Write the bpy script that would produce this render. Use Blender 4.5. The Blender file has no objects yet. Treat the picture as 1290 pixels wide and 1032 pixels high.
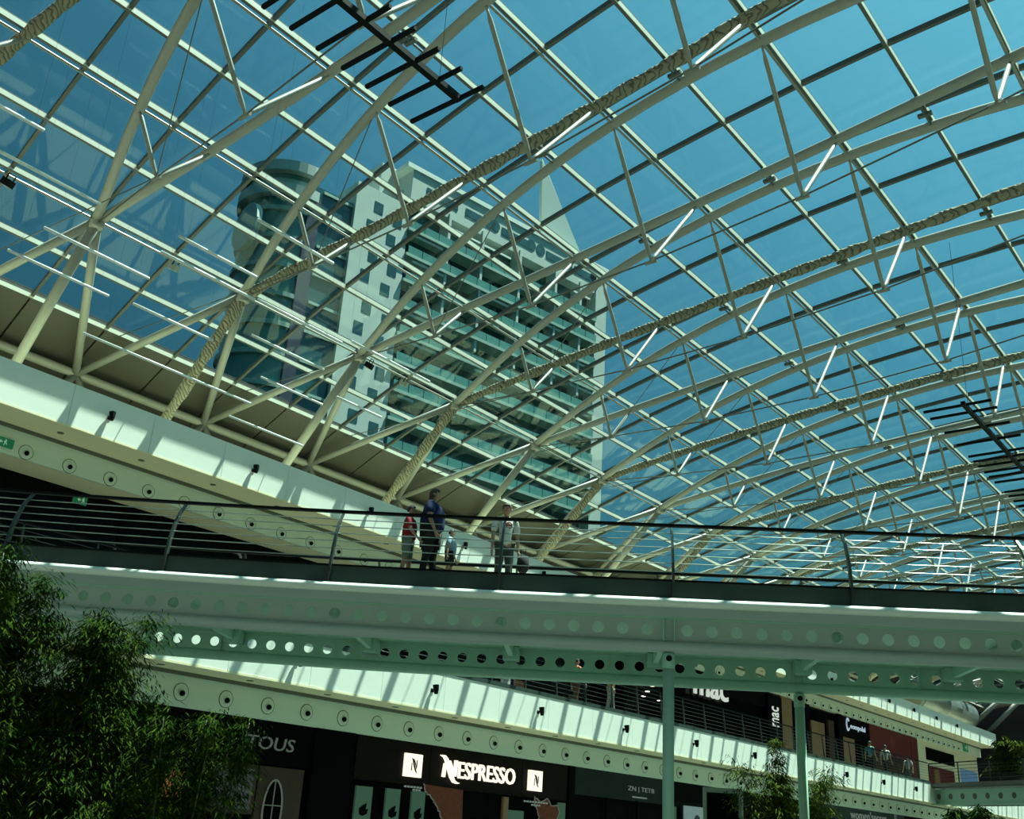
import bpy, math, random
import numpy as np
from mathutils import Vector, Matrix
random.seed(7); rng = np.random.default_rng(7)
S = bpy.context.scene
COL = S.collection
# ---------------------------------------------------------------- camera, sky, sun, exposure
FPX, PITCH, ROLL, HEAD = 1310.8, 0.38626, 0.0641, 0.68864
fw = Vector((-math.sin(HEAD)*math.cos(PITCH), math.cos(HEAD)*math.cos(PITCH), math.sin(PITCH)))
r0 = Vector((math.cos(HEAD), math.sin(HEAD), 0)); u0 = r0.cross(fw)
rr = math.cos(ROLL)*r0 + math.sin(ROLL)*u0; uu = -math.sin(ROLL)*r0 + math.cos(ROLL)*u0
cam_d = bpy.data.cameras.new('camera'); cam = bpy.data.objects.new('camera', cam_d); COL.objects.link(cam)
cam_d.sensor_fit = 'HORIZONTAL'; cam_d.sensor_width = 36.0; cam_d.lens = FPX*36/1290
cam_d.clip_end = 600
cam.matrix_world = Matrix(((rr.x, uu.x, -fw.x, 0), (rr.y, uu.y, -fw.y, 0), (rr.z, uu.z, -fw.z, 0), (0, 0, 0, 1)))
S.camera = cam
SUN = Vector((1, 1.54, 5.1)).normalized()
world = bpy.data.worlds.new('world'); S.world = world; world.use_nodes = True
wn = world.node_tree; wn.nodes.clear()
sky = wn.nodes.new('ShaderNodeTexSky'); sky.sky_type = 'NISHITA'; sky.sun_disc = False
sky.sun_elevation = math.asin(SUN.z); sky.sun_rotation = math.atan2(SUN.x, SUN.y)
sky.air_density = 1.0; sky.dust_density = 2.0; sky.ozone_density = 1.5
bg = wn.nodes.new('ShaderNodeBackground'); bg.inputs['Strength'].default_value = 0.142
wo = wn.nodes.new('ShaderNodeOutputWorld')
skt = wn.nodes.new('ShaderNodeVectorMath'); skt.operation = 'MULTIPLY'; skt.inputs[1].default_value = (.42, .98, .92)
tcw = wn.nodes.new('ShaderNodeTexCoord'); dt = wn.nodes.new('ShaderNodeVectorMath'); dt.operation = 'DOT_PRODUCT'; dt.inputs[1].default_value = SUN
mrw = wn.nodes.new('ShaderNodeMapRange'); mrw.interpolation_type = 'SMOOTHSTEP'  # clear sky is deepest away from the sun
mrw.inputs[1].default_value = .25; mrw.inputs[2].default_value = .95; mrw.inputs[3].default_value = .36; mrw.inputs[4].default_value = 1.25
skm = wn.nodes.new('ShaderNodeVectorMath'); skm.operation = 'SCALE'
wn.links.new(tcw.outputs['Generated'], dt.inputs[0]); wn.links.new(dt.outputs['Value'], mrw.inputs[0]); wn.links.new(mrw.outputs[0], skm.inputs['Scale'])
wn.links.new(sky.outputs[0], skm.inputs[0]); wn.links.new(skm.outputs[0], skt.inputs[0]); wn.links.new(skt.outputs[0], bg.inputs[0]); wn.links.new(bg.outputs[0], wo.inputs[0])
sd = bpy.data.lights.new('sun', 'SUN'); sd.energy = 17.0; sd.angle = 0.009; sd.color = (1.0, 0.90, 0.78)
so = bpy.data.objects.new('sun', sd); COL.objects.link(so); so.location = (20, 30, 60)
so.rotation_mode = 'QUATERNION'; so.rotation_quaternion = SUN.to_track_quat('Z', 'Y')
vs = S.view_settings; vs.view_transform = 'Standard'; vs.look = 'None'; vs.gamma = 1.0; vs.exposure = 0.0; vs.use_curve_mapping = False

# ---------------------------------------------------------------- materials
MATS = {}
def mat(name, col, rough=0.5, metal=0.0, noise=0.0, scale=3.0, bump=0.0, emit=None, estr=0.0, spec=0.5):
    m = bpy.data.materials.new(name); m.use_nodes = True; nt = m.node_tree
    b = nt.nodes['Principled BSDF']
    b.inputs['Base Color'].default_value = (*col, 1); b.inputs['Roughness'].default_value = rough
    b.inputs['Metallic'].default_value = metal
    b.inputs['Specular IOR Level'].default_value = spec
    if noise > 0 or bump > 0:
        tc = nt.nodes.new('ShaderNodeTexCoord'); nz = nt.nodes.new('ShaderNodeTexNoise')
        nz.inputs['Scale'].default_value = scale; nz.inputs['Detail'].default_value = 4
        nt.links.new(tc.outputs['Object'], nz.inputs['Vector'])
        if noise > 0:
            mr = nt.nodes.new('ShaderNodeMapRange'); mr.inputs[3].default_value = 1-noise; mr.inputs[4].default_value = 1+noise
            nt.links.new(nz.outputs['Fac'], mr.inputs[0])
            mx = nt.nodes.new('ShaderNodeVectorMath'); mx.operation = 'SCALE'; mx.inputs[0].default_value = col
            nt.links.new(mr.outputs[0], mx.inputs['Scale']); nt.links.new(mx.outputs[0], b.inputs['Base Color'])
        if bump > 0:
            bp = nt.nodes.new('ShaderNodeBump'); bp.inputs['Strength'].default_value = bump; bp.inputs['Distance'].default_value = 0.02
            nt.links.new(nz.outputs['Fac'], bp.inputs['Height']); nt.links.new(bp.outputs[0], b.inputs['Normal'])
    if emit:
        b.inputs['Emission Color'].default_value = (*emit, 1); b.inputs['Emission Strength'].default_value = estr
    MATS[name] = m; return m
STEEL = mat('painted_steel', (.27, .285, .25), .45, 0, .08, 1.2)
GIRDN = mat('near_girder_paint', (.42, .50, .47), .5, 0, .06, 1.5)
GIRD = mat('painted_girder', (.36, .58, .45), .5, 0, .06, 1.5)
PURL = mat('purlin_paint', (.64, .66, .56), .45, 0, .05, 2)
RAFT = mat('rafter_paint', (.07, .08, .07), .5, 0, .1, 2)
TIE = mat('tie_steel', (.22, .235, .20), .4, .2)
CABLE = mat('cable_steel', (.10, .11, .10), .4, .6)
BLACK = mat('black_metal', (.006, .008, .008), .6, 0, spec=.08)
DARKRAIL = mat('rail_steel', (.05, .065, .055), .35, .5)
WIRE = mat('stainless_rail', (.30, .34, .30), .3, .8)
BAND = mat('dark_edge_channel', (.035, .06, .05), .5, .2, .15, 2)
WHITE = mat('white_panel', (.80, .84, .76), .55, 0, .04, 1.5)
SOFF = mat('cream_plaster', (.84, .77, .52), .7, 0, .05, .6)
BULK = mat('bulkhead_plaster', (.72, .82, .68), .65, 0, .05, .6)
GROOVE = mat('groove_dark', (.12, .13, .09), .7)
EAVE = mat('eave_panel', (.07, .07, .055), .6, 0, .12, .6)
DARK = mat('dark_wall', (.012, .012, .011), .7)
SHOPK = mat('shop_black', (.0025, .0025, .0025), .5, 0, .2, 1, spec=.03)
SHOPB = mat('shop_brown', (.012, .007, .005), .4, 0, .4, 3, spec=.08)
FLOOR = mat('floor_stone', (.115, .135, .118), .5, 0, .1, .5)
DECK = mat('deck_floor', (.12, .12, .10), .5)
GLASSD = mat('dark_glass', (.003, .004, .004), .08, 0, spec=.06)
LAMPM = mat('lamp_tube', (.78, .82, .78), .35)
LIT = mat('lit_white', (.9, .85, .75), .5, emit=(1, .90, .74), estr=1.0)
LITD = mat('dim_letter', (.25, .28, .25), .5, emit=(.8, .9, .8), estr=.10)
SILV = mat('brushed_letter', (.28, .28, .25), .4, .5, emit=(1, 1, .9), estr=.03)
EXITG = mat('exit_green', (.01, .12, .045), .5, emit=(.02, .45, .18), estr=.12)
EXITW = mat('exit_white', (.3, .5, .35), .5, emit=(.5, .9, .6), estr=.22)
WOODB = mat('wood_brown', (.05, .020, .008), .45, 0, .3, 4)
WOODL = mat('wood_light', (.30, .17, .075), .5, 0, .2, 4)
RUST = mat('rust_map', (.075, .018, .005), .7, 0, .6, 9, emit=(.3, .07, .01), estr=.07)
PALEG = mat('pale_green_panel', (.08, .15, .10), .5, emit=(.3, .6, .4), estr=.04)
AMBER = mat('amber_shelf', (.10, .05, .014), .6, 0, .5, 6, emit=(.5, .25, .05), estr=.10)
SHOPR = mat('shop_red', (.14, .010, .008), .5, 0, .25, 2)
ORANGE = mat('orange_display', (.24, .075, .025), .6, 0, .5, 4)
SPOTL = mat('spot_glow', (1, .9, .8), .5, emit=(1, .85, .7), estr=4)
GREYF = mat('totem_grey', (.30, .36, .31), .45, .1)
GALV = mat('galvanised_duct', (.11, .14, .135), .45, .3, .2, 2)
def glassmat(name, tint, refl):
    m = bpy.data.materials.new(name); m.use_nodes = True; nt = m.node_tree; nt.nodes.clear()
    o = nt.nodes.new('ShaderNodeOutputMaterial'); t = nt.nodes.new('ShaderNodeBsdfTransparent'); g = nt.nodes.new('ShaderNodeBsdfGlossy')
    t.inputs[0].default_value = (*tint, 1); g.inputs[0].default_value = (.85, .95, .95, 1); g.inputs[1].default_value = .03
    lw = nt.nodes.new('ShaderNodeLayerWeight'); lw.inputs[0].default_value = .5
    pw = nt.nodes.new('ShaderNodeMath'); pw.operation = 'POWER'; pw.inputs[1].default_value = 4.0
    ma = nt.nodes.new('ShaderNodeMath'); ma.operation = 'MULTIPLY_ADD'; ma.inputs[1].default_value = .12; ma.inputs[2].default_value = refl
    nt.links.new(lw.outputs['Facing'], pw.inputs[0]); nt.links.new(pw.outputs[0], ma.inputs[0])
    mx = nt.nodes.new('ShaderNodeMixShader'); nt.links.new(ma.outputs[0], mx.inputs[0])
    nt.links.new(t.outputs[0], mx.inputs[1]); nt.links.new(g.outputs[0], mx.inputs[2]); nt.links.new(mx.outputs[0], o.inputs[0])
    return m
GLASS = glassmat('roof_glass', (.78, .93, .91), .010)
def netmat():
    m = mat('net_wrap', (.30, .28, .17), .9); nt = m.node_tree; b = nt.nodes['Principled BSDF']
    tc = nt.nodes.new('ShaderNodeTexCoord'); w = nt.nodes.new('ShaderNodeTexWave'); w.wave_type = 'BANDS'; w.bands_direction = 'DIAGONAL'
    w.inputs['Scale'].default_value = 3.6; w.inputs['Distortion'].default_value = 7; w.inputs['Detail'].default_value = 1; w.inputs['Detail Scale'].default_value = 1.2
    cr = nt.nodes.new('ShaderNodeValToRGB'); e = cr.color_ramp.elements
    e[0].position = .03; e[0].color = (.09, .085, .06, 1); e[1].position = .30; e[1].color = (.24, .235, .17, 1)
    nt.links.new(tc.outputs['Object'], w.inputs['Vector']); nt.links.new(w.outputs['Fac'], cr.inputs[0]); nt.links.new(cr.outputs[0], b.inputs['Base Color'])
    bp = nt.nodes.new('ShaderNodeBump'); bp.inputs['Distance'].default_value = .03; bp.inputs['Strength'].default_value = .8
    nt.links.new(w.outputs['Fac'], bp.inputs['Height']); nt.links.new(bp.outputs[0], b.inputs['Normal'])
    return m
NET = netmat()

# ---------------------------------------------------------------- mesh helpers
class MB:
    def __init__(s): s.v = []; s.f = []; s.m = []
    def add(s, vs, fs, m=0):
        o = len(s.v); s.v += [tuple(map(float, p)) for p in vs]; s.f += [tuple(i+o for i in f) for f in fs]; s.m += [m]*len(fs); return s
    def hexa(s, p, m=0):  # 8 points: bottom ring 0-3, top ring 4-7
        return s.add(p, [(3, 2, 1, 0), (4, 5, 6, 7), (0, 1, 5, 4), (1, 2, 6, 5), (2, 3, 7, 6), (3, 0, 4, 7)], m)
    def box(s, a, b, m=0):
        x0, y0, z0 = [min(a[i], b[i]) for i in range(3)]; x1, y1, z1 = [max(a[i], b[i]) for i in range(3)]
        return s.hexa([(x0, y0, z0), (x1, y0, z0), (x1, y1, z0), (x0, y1, z0), (x0, y0, z1), (x1, y0, z1), (x1, y1, z1), (x0, y1, z1)], m)
    def bar(s, p, q, w, h, up=(0, 0, 1), m=0):
        p = Vector(p); q = Vector(q); d = (q-p).normalized(); a = d.cross(Vector(up)).normalized()*w/2; b = a.cross(d).normalized()*h/2
        return s.hexa([p-a-b, p+a-b, q+a-b, q-a-b, p-a+b, p+a+b, q+a+b, q-a+b], m)
    def tube(s, pts, r, n=8, m=0, cap=True):
        pts = [Vector(p) for p in pts]; N = len(pts); rs = r if hasattr(r, '__len__') else [r]*N
        d0 = (pts[1]-pts[0]).normalized(); ref = Vector((0, 0, 1)) if abs(d0.z) < .9 else Vector((1, 0, 0))
        a = d0.cross(ref).normalized(); vs = []
        for i, p in enumerate(pts):
            d = (pts[min(i+1, N-1)]-pts[max(i-1, 0)]).normalized(); a = (a-d*a.dot(d)).normalized(); b = d.cross(a)
            for k in range(n):
                t = 2*math.pi*k/n; vs.append(p+(a*math.cos(t)+b*math.sin(t))*rs[i])
        fs = [(i*n+k, i*n+(k+1) % n, (i+1)*n+(k+1) % n, (i+1)*n+k) for i in range(N-1) for k in range(n)]
        if cap: fs += [tuple(reversed(range(n))), tuple(range((N-1)*n, N*n))]
        return s.add(vs, fs, m)
    def sweep(s, prof, path, m=0, close=False):  # prof: list of offsets as functions giving points per station
        P = [[Vector(x) for x in prof(t)] for t in path]; n = len(P[0]); vs = [x for ring in P for x in ring]
        fs = [(i*n+k, i*n+(k+1) % n, (i+1)*n+(k+1) % n, (i+1)*n+k) for i in range(len(P)-1) for k in range(n if close else n-1)]
        if close: fs += [tuple(reversed(range(n))), tuple(range((len(P)-1)*n, len(P)*n))]
        return s.add(vs, fs, m)
    def lathe(s, c, ax, prof, n=12, m=0):  # prof: (radius, distance along ax)
        c = Vector(c); ax = Vector(ax).normalized(); ref = Vector((0, 0, 1)) if abs(ax.z) < .9 else Vector((1, 0, 0)); a = ax.cross(ref).normalized(); b = ax.cross(a)
        vs = [c+ax*h+(a*math.cos(2*math.pi*k/n)+b*math.sin(2*math.pi*k/n))*r for r, h in prof for k in range(n)]
        fs = [(i*n+k, i*n+(k+1) % n, (i+1)*n+(k+1) % n, (i+1)*n+k) for i in range(len(prof)-1) for k in range(n)]
        fs += [tuple(reversed(range(n))), tuple(range((len(prof)-1)*n, len(prof)*n))]
        return s.add(vs, fs, m)
    def plate(s, poly, e1, e2, o, d, m=0):  # extruded polygon: 2D poly in plane (e1,e2) at o, thickness vector d
        o = Vector(o); e1 = Vector(e1); e2 = Vector(e2); d = Vector(d); n = len(poly)
        vs = [o+e1*x+e2*y for x, y in poly]+[o+e1*x+e2*y+d for x, y in poly]
        return s.add(vs, [tuple(reversed(range(n))), tuple(range(n, 2*n))]+[(i, (i+1) % n, n+(i+1) % n, n+i) for i in range(n)], m)
    def mesh(s, name, mats, smooth=False):
        me = bpy.data.meshes.new(name); me.from_pydata(s.v, [], s.f)
        for x in (mats if isinstance(mats, (list, tuple)) else [mats]): me.materials.append(x)
        if any(s.m): me.polygons.foreach_set('material_index', s.m)
        if smooth: me.polygons.foreach_set('use_smooth', [True]*len(s.f))
        me.update(); return me
    def build(s, name, mats, parent=None, smooth=False, loc=None, **kw):
        return link(name, s.mesh(name, mats, smooth), parent, loc, **kw)
def link(name, data, parent=None, loc=None, **kw):
    o = bpy.data.objects.new(name, data); COL.objects.link(o)
    if parent: o.parent = parent
    if loc is not None: o.location = loc
    for k, v in kw.items(): o[k] = v
    return o
def thing(name, label, cat, loc=(0, 0, 0), group=None, **kw):
    o = link(name, None, None, loc, label=label, category=cat, **kw)
    if group: o['group'] = group
    return o
ORD = ['first', 'second', 'third', 'fourth', 'fifth', 'sixth', 'seventh', 'eighth', 'ninth', 'tenth', 'eleventh', 'twelfth', 'thirteenth', 'fourteenth',
       'fifteenth', 'sixteenth', 'seventeenth', 'eighteenth', 'nineteenth', 'twentieth', 'twenty-first', 'twenty-second', 'twenty-third', 'twenty-fourth']
def copy_tree(o, parent=None):
    c = o.copy(); COL.objects.link(c)
    if parent: c.parent = parent
    for ch in KIDS.get(o.name, []): copy_tree(ch, c)
    return c
KIDS = {}
def index_kids():
    KIDS.clear()
    for o in bpy.data.objects:
        if o.parent: KIDS.setdefault(o.parent.name, []).append(o)
def text_mesh(txt, size, sx=1.0, ext=.02, space=1.0, shear=0.0, off=0.0):
    c = bpy.data.curves.new('letters', 'FONT'); c.body = txt; c.size = size; c.extrude = ext; c.space_character = space; c.shear = shear; c.offset = off
    c.resolution_u = 3
    o = bpy.data.objects.new('letters_tmp', c); COL.objects.link(o); dg = bpy.context.evaluated_depsgraph_get()
    me = bpy.data.meshes.new_from_object(o.evaluated_get(dg)); bpy.data.objects.remove(o)
    me.transform(Matrix.Diagonal((sx, 1, 1, 1))); return me
WALLROT = Matrix(((0, 0, 1, 0), (1, 0, 0, 0), (0, 1, 0, 0), (0, 0, 0, 1)))  # letters facing +X, reading along +Y
def wall_text(name, txt, x, y0, y1, z0, h, m, parent, ext=.03, rot=0.0, shear=0.0, off=0.0, space=1.0):
    me = text_mesh(txt, 1.0, 1.0, ext, space, shear, off); me.materials.clear(); me.materials.append(m)
    co = np.empty(len(me.vertices)*3); me.vertices.foreach_get('co', co); co = co.reshape(-1, 3)
    mn = co.min(0); mx = co.max(0)
    W_, H_ = (y1-y0), h
    if rot: W_, H_ = h, (y1-y0)
    co[:, 0] = (co[:, 0]-mn[0])/(mx[0]-mn[0])*W_; co[:, 1] = (co[:, 1]-mn[1])/(mx[1]-mn[1])*H_
    if rot: co[:, :2] = np.c_[H_-co[:, 1], co[:, 0]]
    me.vertices.foreach_set('co', co.ravel()); me.transform(Matrix.Translation((x, y0, z0)) @ WALLROT); me.update()
    return link(name, me, parent)

# ---------------------------------------------------------------- shared dimensions (metres, eye height is z = 0)
L = 4.9; GZ = -1.6
XF1, XF2 = -20.0, -25.1            # fascia planes of the two gallery levels
Z1T, Z1B = 4.03, 3.02; Z2T, Z2B = 10.28, 9.16
YS, YE = -6.0, 98.0
def zt(x): return (3.295-.0368*(x-1.95)**2)*L
def yc(x): return (2.334+.147*(x-4.936))*L
def spread(x):
    r = min(abs(x-1.95)/2.986, 1); return .43*(1-r**1.95)*L

# ---------------------------------------------------------------- structure: floor, walls, galleries
MB().box((-21.3, -15, GZ-.3), (16, 115, GZ)).build('floor', FLOOR, kind='structure')
wl = thing('wall_left', 'white two level gallery edge with sunlit fascias under the glass roof', 'wall', kind='structure')
n0 = int(math.floor(YS/2.45)); n1 = int(math.ceil(YE/2.45))
p1 = MB().box((XF1, .006, Z1B), (XF1-.06, 2.444, Z1T-.02)).mesh('fascia_panel', WHITE)
p2 = MB().box((XF2, .006, Z2B), (XF2-.06, 2.444, Z2T)).mesh('fascia_panel', WHITE)
for k in range(n0, n1):
    link('fascia_panel', p1, wl, (0, k*2.45+.1, 0))
    link('fascia_panel', p2, wl, (0, k*2.45+.1, 0))
MB().box((XF1-.03, YS, Z1B+.02), (-27.9, YE, Z1T-.03)).build('floor_slab', SOFF, wl)
MB().box((XF2-.05, YS, Z2B+.02), (-33.2, YE, Z2T-.03)).build('roof_slab', SOFF, wl)
MB().box((XF1-.05, YS, Z1T-.03), (-27.9, YE, Z1T)).build('gallery_floor', DECK, wl)
for (xa, zb, nm) in ((XF1, Z1B, 0), (XF2, Z2B, 1)):
    sc = 1.0 if nm == 0 else 1.255
    xb = xa-1.07*sc; dh = .82
    yend = YE
    MB().box((xa+.01, YS, zb), (xb, yend, zb-.05)).build('soffit', SOFF, wl)
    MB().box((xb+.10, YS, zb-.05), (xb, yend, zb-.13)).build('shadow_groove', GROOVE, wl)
    MB().box((xb, YS, zb-.05), (xb-.12, yend, zb-dh)).build('bulkhead', BULK, wl)
    if nm == 1:
        MB().box((xb-.1, YS, zb-dh), (-27.75, yend, zb-dh+.06)).build('gallery_ceiling', SOFF, wl)
    # air nozzles
    pr = MB().lathe((0, 0, 0), (1, 0, 0), [(.205, -.01), (.205, .010)], 16, 2).lathe((0, 0, 0), (1, 0, 0), [(.188, .0), (.188, .014), (.15, .022), (.09, .026)], 16, 0).lathe((.02, 0, -.02), (1, 0, -.25), [(.05, 0), (.068, .05), (.05, .09), (.02, .10)], 10, 1)
    me = pr.mesh('air_nozzle', [BULK, BLACK, GROOVE], False)
    y = (14.42-1.2575*8) if nm == 0 else (9.65-.99*4)*1.255
    zc = 2.53 if nm == 0 else 8.53
    st = 1.2575 if nm == 0 else 1.2425
    while y < 92:
        if y > 2: link('air_nozzle', me, wl, (xb, y, zc))
        y += st
    me = MB().lathe((0, 0, 0), (0, 0, -1), [(.09, -.01), (.09, .012), (.06, .015)], 12, 0).mesh('soffit_lamp', [GROOVE])
    y = 13.43-4.94 if nm == 0 else (9.99-3.9)*1.255
    while y < 92:
        link('soffit_lamp', me, wl, (xa-.52*sc, y, zb-.05)); y += 2.46
MB().box((-33.2, YS, Z2T), (-33.4, YE, 13.6)).build('parapet_wall', DARK, wl)
MB().box((-27.9, YS, Z1T), (-28.1, YE, Z2B)).build('shop_back_wall', SHOPK, wl)
MB().box((-21.25, YS, GZ), (-21.45, YE, Z1B)).build('ground_back_wall', SHOPK, wl)
MB().box((-40, 112, GZ), (20, 112.4, 20)).build('wall_back', DARK, kind='structure')
MB().box((-40, -15.4, GZ), (20, -15, 13)).build('wall_front', EAVE, kind='structure')
wr = thing('wall_right', 'pale opposite gallery wall behind the camera side', 'wall', kind='structure')
MB().box((16, -15, GZ), (16.4, 112, 13.4)).build('wall_panel', BULK, wr)
MB().box((6, -15, Z2B), (16, 112, Z2T)).build('roof_slab', SOFF, wr)
MB().box((3.5, -15, Z1B), (16, 112, Z1T)).build('floor_slab', SOFF, wr)

# ---------------------------------------------------------------- glass roof
ceil = thing('ceiling', 'barrel glass roof of blue tinted panes on white purlins', 'glass roof', kind='structure')
DX = .42635; ROWS = [4.936+DX*2-DX*i for i in range(0, 19)]   # 5.79 .. -1.88
GO = .055*L
KR = list(range(-2, 42))
def gp(x, j): return Vector((-x*L, yc(x)-L+j*L/2, zt(x)+GO))   # j counts half modules
yr0, yr1 = -8.0, 98.0
for i, x in enumerate(ROWS):
    b = MB(); w = .07
    ya, yb = gp(x, KR[0]).y, gp(x, KR[-1]).y
    b.box((-x*L-w/2, ya, zt(x)+GO-.11), (-x*L+w/2, yb, zt(x)+GO+.02))
    b.box((-x*L-w/2-.05, ya, zt(x)+GO+.02), (-x*L+w/2, yb, zt(x)+GO+.05), 1)
    b.box((-x*L-w/2-.012, ya, zt(x)+GO-.122), (-x*L+w/2-.01, yb, zt(x)+GO-.11), 1)
    b.build('purlin', [PURL, RAFT], ceil)
rb = MB()
for a, c in zip(ROWS[:-1], ROWS[1:]): rb.bar(gp(a, 0), gp(c, 0), .085, .13)
rm = rb.mesh('rafter', RAFT)
for j in KR: link('rafter', rm, ceil, (0, j*L/2, 0))
tl = []
for i in range(len(ROWS)-1):
    a, c = ROWS[i], ROWS[i+1]
    p, q, r, s = gp(a, 0), gp(c, 0), gp(c, 1), gp(a, 1)
    up = Vector((0, 0, .05)); u2 = Vector((0, 0, .075))
    me = MB().hexa([p+up, s+up, r+up, q+up, p+u2, s+u2, r+u2, q+u2]).mesh('pane', GLASS)
    for j in KR[:-1]:
        cpt = (p+r)/2+Vector((0, j*L/2, 0)); d = cpt.length
        tl.append((d if cpt.dot(fw) > 0 else 999, me, j, i))
tl.sort(key=lambda t: t[0])
for d, me, j, i in tl[:300]: link('pane', me, ceil, (0, j*L/2, 0))
rest = MB()
for d, me, j, i in tl[300:]:
    rest.add([v.co+Vector((0, j*L/2, 0)) for v in me.vertices], [tuple(f.vertices) for f in me.polygons])
rest.build('pane', GLASS, ceil, kind='stuff')
# opaque eave panels (both sides)
for xs in ((5.79, 6.28, 6.77), (-1.89, -2.38, -2.87)):
    for a, c in zip(xs[:-1], xs[1:]):
        p, q, r, s = gp(a, 0), gp(c, 0), gp(c, 1), gp(a, 1); g = Vector((0, .03, 0)); h = Vector((0, 0, .12))
        pts = [p+g, s-g, r-g, q+g, p+g+h, s-g+h, r-g+h, q+g+h]
        if a < 0: pts = [pts[i] for i in (3, 2, 1, 0, 7, 6, 5, 4)]
        me = MB().hexa(pts).mesh('eave_panel', EAVE)
        for j in KR[:-1]: link('eave_panel', me, ceil, (0, j*L/2, 0))
    a, c = xs[0], xs[-1]
    ya, yb = gp(a, KR[0]).y, gp(a, KR[-1]).y
    MB().hexa([(-a*L, ya, zt(a)+GO+.13), (-a*L, yb, zt(a)+GO+.13), (-c*L, yb, zt(c)+GO+.13), (-c*L, ya, zt(c)+GO+.13),
               (-a*L, ya, zt(a)+GO+.18), (-a*L, yb, zt(a)+GO+.18), (-c*L, yb, zt(c)+GO+.18), (-c*L, ya, zt(c)+GO+.18)]).build('eave_decking', DARK, ceil)
# tie tubes along the node rows and ring beam
NX = [4.936-.8527*i for i in range(8)]
for x in NX:
    MB().tube([(-x*L, yc(x)-3*L, zt(x)-.02), (-x*L, yc(x)+18*L, zt(x)-.02)], .036, 6).build('tie_tube', TIE, ceil)
BXn, BZ = 6.163, 2.591*L
for x in (BXn, 3.9-BXn):
    MB().tube([(-x*L, -10, BZ), (-x*L, 98, BZ)], .14, 10).build('ring_beam', STEEL, ceil, True)
    MB().tube([(-x*L-1.2*(1 if x > 0 else -1), -10, BZ-.5), (-x*L-1.2*(1 if x > 0 else -1), 98, BZ-.5)], .12, 8).build('ring_beam', STEEL, ceil, True)

# ---------------------------------------------------------------- roof trusses
def truss(wrapped):
    k0 = 0
    root = thing('roof_truss', 'x', 'roof truss', (-4.936*L, yc(4.936), zt(4.936)))
    O = Vector(root.location)
    def P(x, sgn): return Vector((-x*L, yc(x)+sgn*spread(x), zt(x)))-O
    xs = np.linspace(4.936, 3.9-4.936, 29)
    for sgn in (-1, 1):
        w = wrapped and sgn > 0
        pts = [P(x, sgn) for x in xs]
        pts[0] += Vector((0, sgn*.05, 0)); pts[-1] += Vector((0, sgn*.05, 0))
        if w:
            fine = [pts[int(t)].lerp(pts[min(int(t)+1, 28)], t-int(t)) for t in np.arange(0, 28.01, .2)]
            rs = [.150+.03*(rng.random()-.5)+.02*math.sin(i*.9) for i in range(len(fine))]
            MB().tube(fine, rs, 10).build('chord', NET, root, True, label='net wrapped chord with dark wavy strings')
        else:
            MB().tube(pts, .128, 12).build('chord', STEEL, root, True)
    for mx in (0, 1):
        def mir(x, y, z):  # absolute x in modules measured from the left row
            xx = x if not mx else 3.9-x
            return Vector((-xx*L, yc(xx)+y*L, z))-O
        N = mir(4.936, 0, zt(4.936))
        for sg, r in ((-.5, .125), (.5, .125)):
            MB().tube([N, mir(BXn, sg, BZ)], r, 10).build('leg', STEEL, root, True)
        w = wrapped and not mx
        foot = mir(5.94, -.03, 2.10*L)
        if w:
            nn = 24; MB().tube([N.lerp(foot, t/nn) for t in range(nn+1)], [.15+.04*rng.random()+.02*math.sin(t*1.1) for t in range(nn+1)], 10).build('leg', NET, root, True, label='net wrapped leg')
        else:
            MB().tube([N, foot], .15, 10).build('leg', STEEL, root, True)
        B = mir(BXn, .5, BZ)
        for sg in (-.28, .28):
            MB().tube([B, mir(BXn-.12, .5+sg, Z2T-.02)], .11, 8).build('prop', STEEL, root, True)
        c = MB()
        c.tube([N+Vector((0, 0, -.22)), N+Vector((0, 0, .2))], [.19, .19], 12).build('node', STEEL, root, True)
    for x in (2.80, 1.95, 1.10):
        a_, b_ = P(x, 1), P(x, -1)+Vector((0, L, 0))
        m_ = MB().tube([a_+Vector((0, .08, -.02)), b_+Vector((0, -.08, -.02))], .028, 6); md_ = (a_+b_)/2
        m_.box(md_+Vector((-.16, -.05, -.05)), md_+Vector((.16, .05, .03))); m_.build('connector', RAFT, root)
    # struts and cables
    Q = []
    drop = {1: .308, 2: .5, 3: .597, 4: .597, 5: .5, 6: .308}
    for i in range(1, 7):
        x = NX[i]; q = Vector((-x*L, yc(x)-.05*L, zt(x)-drop[i]*L))-O; Q.append(q)
        for sgn in (-1, 1):
            top = P(x, sgn)+Vector((0, 0, -.08)); mid = (top+q)/2
            d = (q-top)
            MB().tube([top, top+d*.06, top+d*.10, top+d*.92, q], [.03, .03, .055, .055, .03], 8).build('strut', STEEL, root, True)
        MB().tube([q+Vector((.16, 0, -.03)), q+Vector((-.16, 0, -.03))], .05, 8).build('clamp', TIE, root)
    A = P(4.936, 0); Z = P(3.9-4.936, 0)
    chain = [A+Vector((0, 0, -.1))]+Q+[Z+Vector((0, 0, -.1))]
    MB().tube(chain, .022, 6).build('cable', CABLE, root)
    db = MB()
    db.tube([Q[0], P(NX[2], -1)], .014, 5)
    db.tube([Q[0], mir_low(O)], .015, 5); db.build('brace_cable', CABLE, root)
    return root
def mir_low(O): return Vector((-5.75*L, yc(5.75)-.45*L, zt(5.75)-.1))-O
tp = truss(False); tw = truss(True); index_kids()
def tlabel(k, w):
    n = k+1
    s = 'net wrapped' if w else 'plain white tubular'
    if k < 0: return '%s bowed roof truss crossing the top corner, %s of the row' % (s, 'first' if k == -2 else 'second')
    return '%s bowed roof truss with V struts, %s springing along the upper fascia' % (s, ORD[k])
tp['label'] = tlabel(0, False)
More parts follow.
